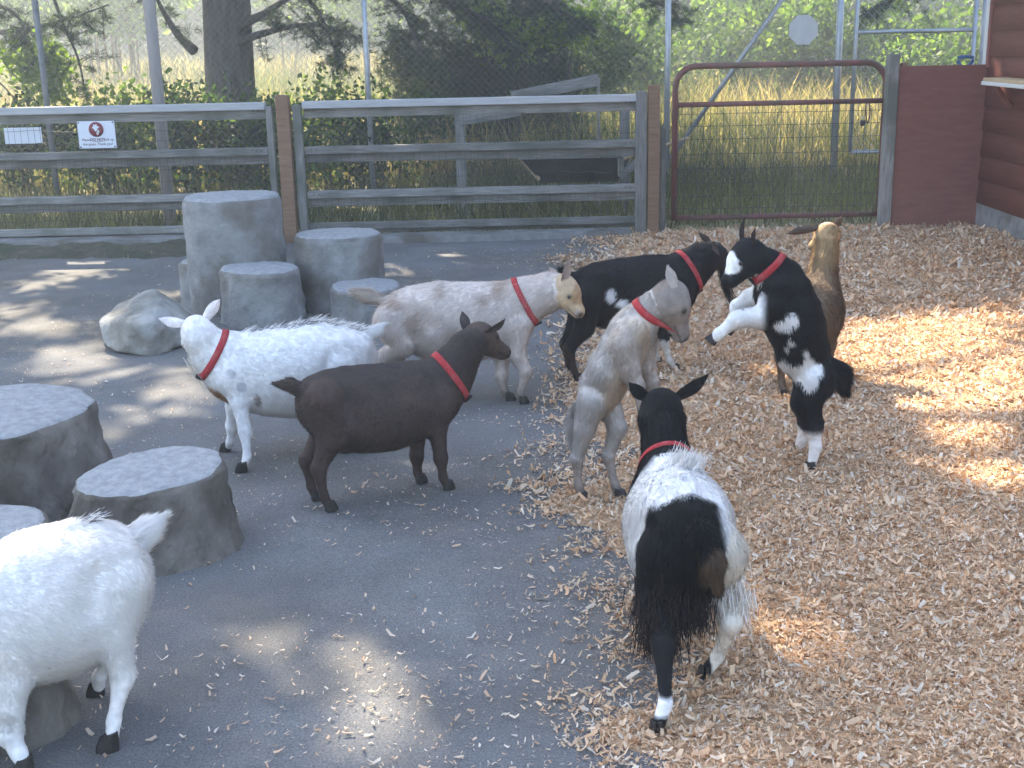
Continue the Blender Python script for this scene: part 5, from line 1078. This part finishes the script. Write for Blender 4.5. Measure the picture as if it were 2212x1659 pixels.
goat('black and white goat with speckled saddle walking away across the wood shavings', (.41, 2.87), 1.60,
     [((-.11, 0, .455), (-.11, 0, .19), .108), ((-.02, 0, .465), (-.02, 0, .15), .134), ((.09, 0, .455), (.09, 0, .16), .132), ((.17, 0, .45), (.17, 0, .2), .105)],
     [((.185, 0, .45), (.275, 0, .32)), ((.245, 0, .505), (.335, 0, .40)), ((.30, 0, .555), (.38, 0, .465))],
     dict(c=(.35, 0, .525), r=.052, L=.12, yaw=-.05, pitch=-.55),
     [dict(side=1, tip=(1358, 828), d=.0, w=.034, fwd=(-1, .3, 0)), dict(side=-1, tip=(1533, 812), d=.0, w=.034, fwd=(-1, -.3, 0))],
     [dict(kind='hind', lat=.07, pts=[(-.15, .065, .32), (-.12, .08, .23), (-.30, .09, .17), (-.38, .095, .065), (1417, 1578)]),
      dict(kind='hind', lat=-.07, pts=[(-.15, -.065, .32), (-.08, -.08, .23), (-.20, -.085, .17), (-.16, -.065, .06), (1520, 1458)]),
      dict(kind='fore', lat=.06, pts=[(.17, .06, .3), (.15, .065, .22), (.19, .07, .14), (.18, .075, .05), (1378, 1322)]),
      dict(kind='fore', lat=-.06, pts=[(.17, -.06, .3), (.15, -.06, .22), (.2, -.05, .15), (.12, -.03, .10), (.09, -.02, .08)], lift=True, toe=(0, 0, -1))],
     dict(pts=[(-.225, -.01, .40), (-.255, -.03, .35), (-.25, -.04, .28)], r=(.026, .02, .01)), coat_bw8, dict(p=[(.205, 0, .475), (.295, 0, .345)], w=.0065, off=.0), furtag=dict(tail=1.2), fur=(.018, 130000), h=.0062,
     ruff=[dict(a=(.17, -.015, .44), b=(.06, -.02, .455), n=520, dir=(-.45, -.35, .75), len=.05, cols=[WHITE, (.6, .58, .56)], mix=.3, spread=(.012, .02, .006)),
           dict(a=(-.27, .085, .18), b=(-.2, .085, .24), n=900, dir=(-.12, .06, -1), len=.075, cols=[BLACK, (.035, .022, .02)], mix=.5, spread=(.014, .025, .02)),
           dict(a=(-.18, -.09, .2), b=(-.15, -.09, .26), n=800, dir=(-.1, -.03, -1), len=.06, cols=[(.72, .64, .54), WHITE], mix=.5, spread=(.02, .02, .02)),
           dict(a=(-.22, 0, .22), b=(-.2, .05, .24), n=700, dir=(-.1, .03, -1), len=.065, cols=[BLACK, (.03, .02, .02)], mix=.5, spread=(.02, .025, .02))],
     beard=dict(n=120, at=(1.6, -.3, -.6), spread=(.012, .012, .012), dir=(-.1, -.45, -1), len=.11, w=.0013, col=(.04, .03, .028)))

# ---- white goat half out of the frame
def coat_white9(V, T, I):
    C = np.tile(np.array((.86, .82, .78)), (len(V), 1)); C = mixc(C, sstep(.0, .9, vnoise(V, 8, 4))*.25, (.74, .63, .56)); C = mixc(C, isin(T, 'trunk')*sstep(.28, .16, V[:, 2])*.35, (.74, .64, .50))
    C = mixc(C, isin(T, 'hind_lower', 'hind_upper')*sstep(.25, .1, V[:, 2])*.3, (.72, .6, .5)); C = mixc(C, blob(V, I['feet'][2][0] + np.array([.02, 0, .08]), .025, 2, .2)*.4, (.3, .25, .2)); return C
goat('white goat with raised bushy tail beside the low concrete stumps', (-1.13, 2.49), math.radians(209),
     [((207, 1122), (213, 1338), .115), ((155, 1114), (162, 1440), .138), ((90, 1136), (98, 1470), .142), ((25, 1174), (42, 1480), .13), ((-60, 1212), (-40, 1468), .105)],
     [((-95, 1235), (-95, 1405)), ((-150, 1255), (-145, 1370)), ((-200, 1280), (-185, 1365))],
     dict(c=(-235, 1340), r=.05, L=.10, yaw=.1, pitch=-.8),
     [dict(side=1, tip=(-210, 1420), d=-.12), dict(side=-1, tip=(-260, 1250), d=.1)],
     [dict(kind='hind', lat=.065, pts=[(255, 1260), (240, 1365), (266, 1458), (246, 1555), (240, 1608)], hs=1.15),
      dict(kind='hind', lat=-.065, pts=[(250, 1270), (225, 1370), (238, 1415), (214, 1462), (212, 1490)]),
      dict(kind='fore', lat=.07, pts=[(10, 1390), (22, 1470), (18, 1580), (40, 1625), (58, 1656)], r=(.052, .037, .026, .0165, .019)),
      dict(kind='fore', lat=-.06, pts=[(-30, 1400), (-40, 1470), (-70, 1560), (-75, 1600), (-75, 1622)])],
     dict(pts=[(272, 1185), (312, 1150), (348, 1120)], r=(.040, .026, .006)), coat_white9, None, fur=(.015, 140000), h=.0062, furtag=dict(tail=1.9),
     ruff=[dict(a=(200, 1118), b=(40, 1172), n=260, dir=(-.92, 0, .16), len=.034, cols=[WHITE, (.12, .11, .12)], mix=.5, spread=(.012, .008, .003))])
# ================================================================ even air volume added to stand in for lens glare
hm = bpy.data.materials.new('glare_air'); hm.use_nodes = True; nt = hm.node_tree; nt.nodes.clear(); out = nt.nodes.new('ShaderNodeOutputMaterial'); pv = nt.nodes.new('ShaderNodeVolumePrincipled')
pv.inputs['Density'].default_value = .0065; pv.inputs['Color'].default_value = (.86, .93, 1, 1); pv.inputs['Anisotropy'].default_value = .55; nt.links.new(pv.outputs[0], out.inputs['Volume'])
V, Q = boxVF(-710, 710, -310, 910, -1.3, 19); hz = new_obj('veil', mesh_np('veil', V, Q, False), None, hm); tag(hz, 'thin added haze in the air', 'veil', kind='stuff')
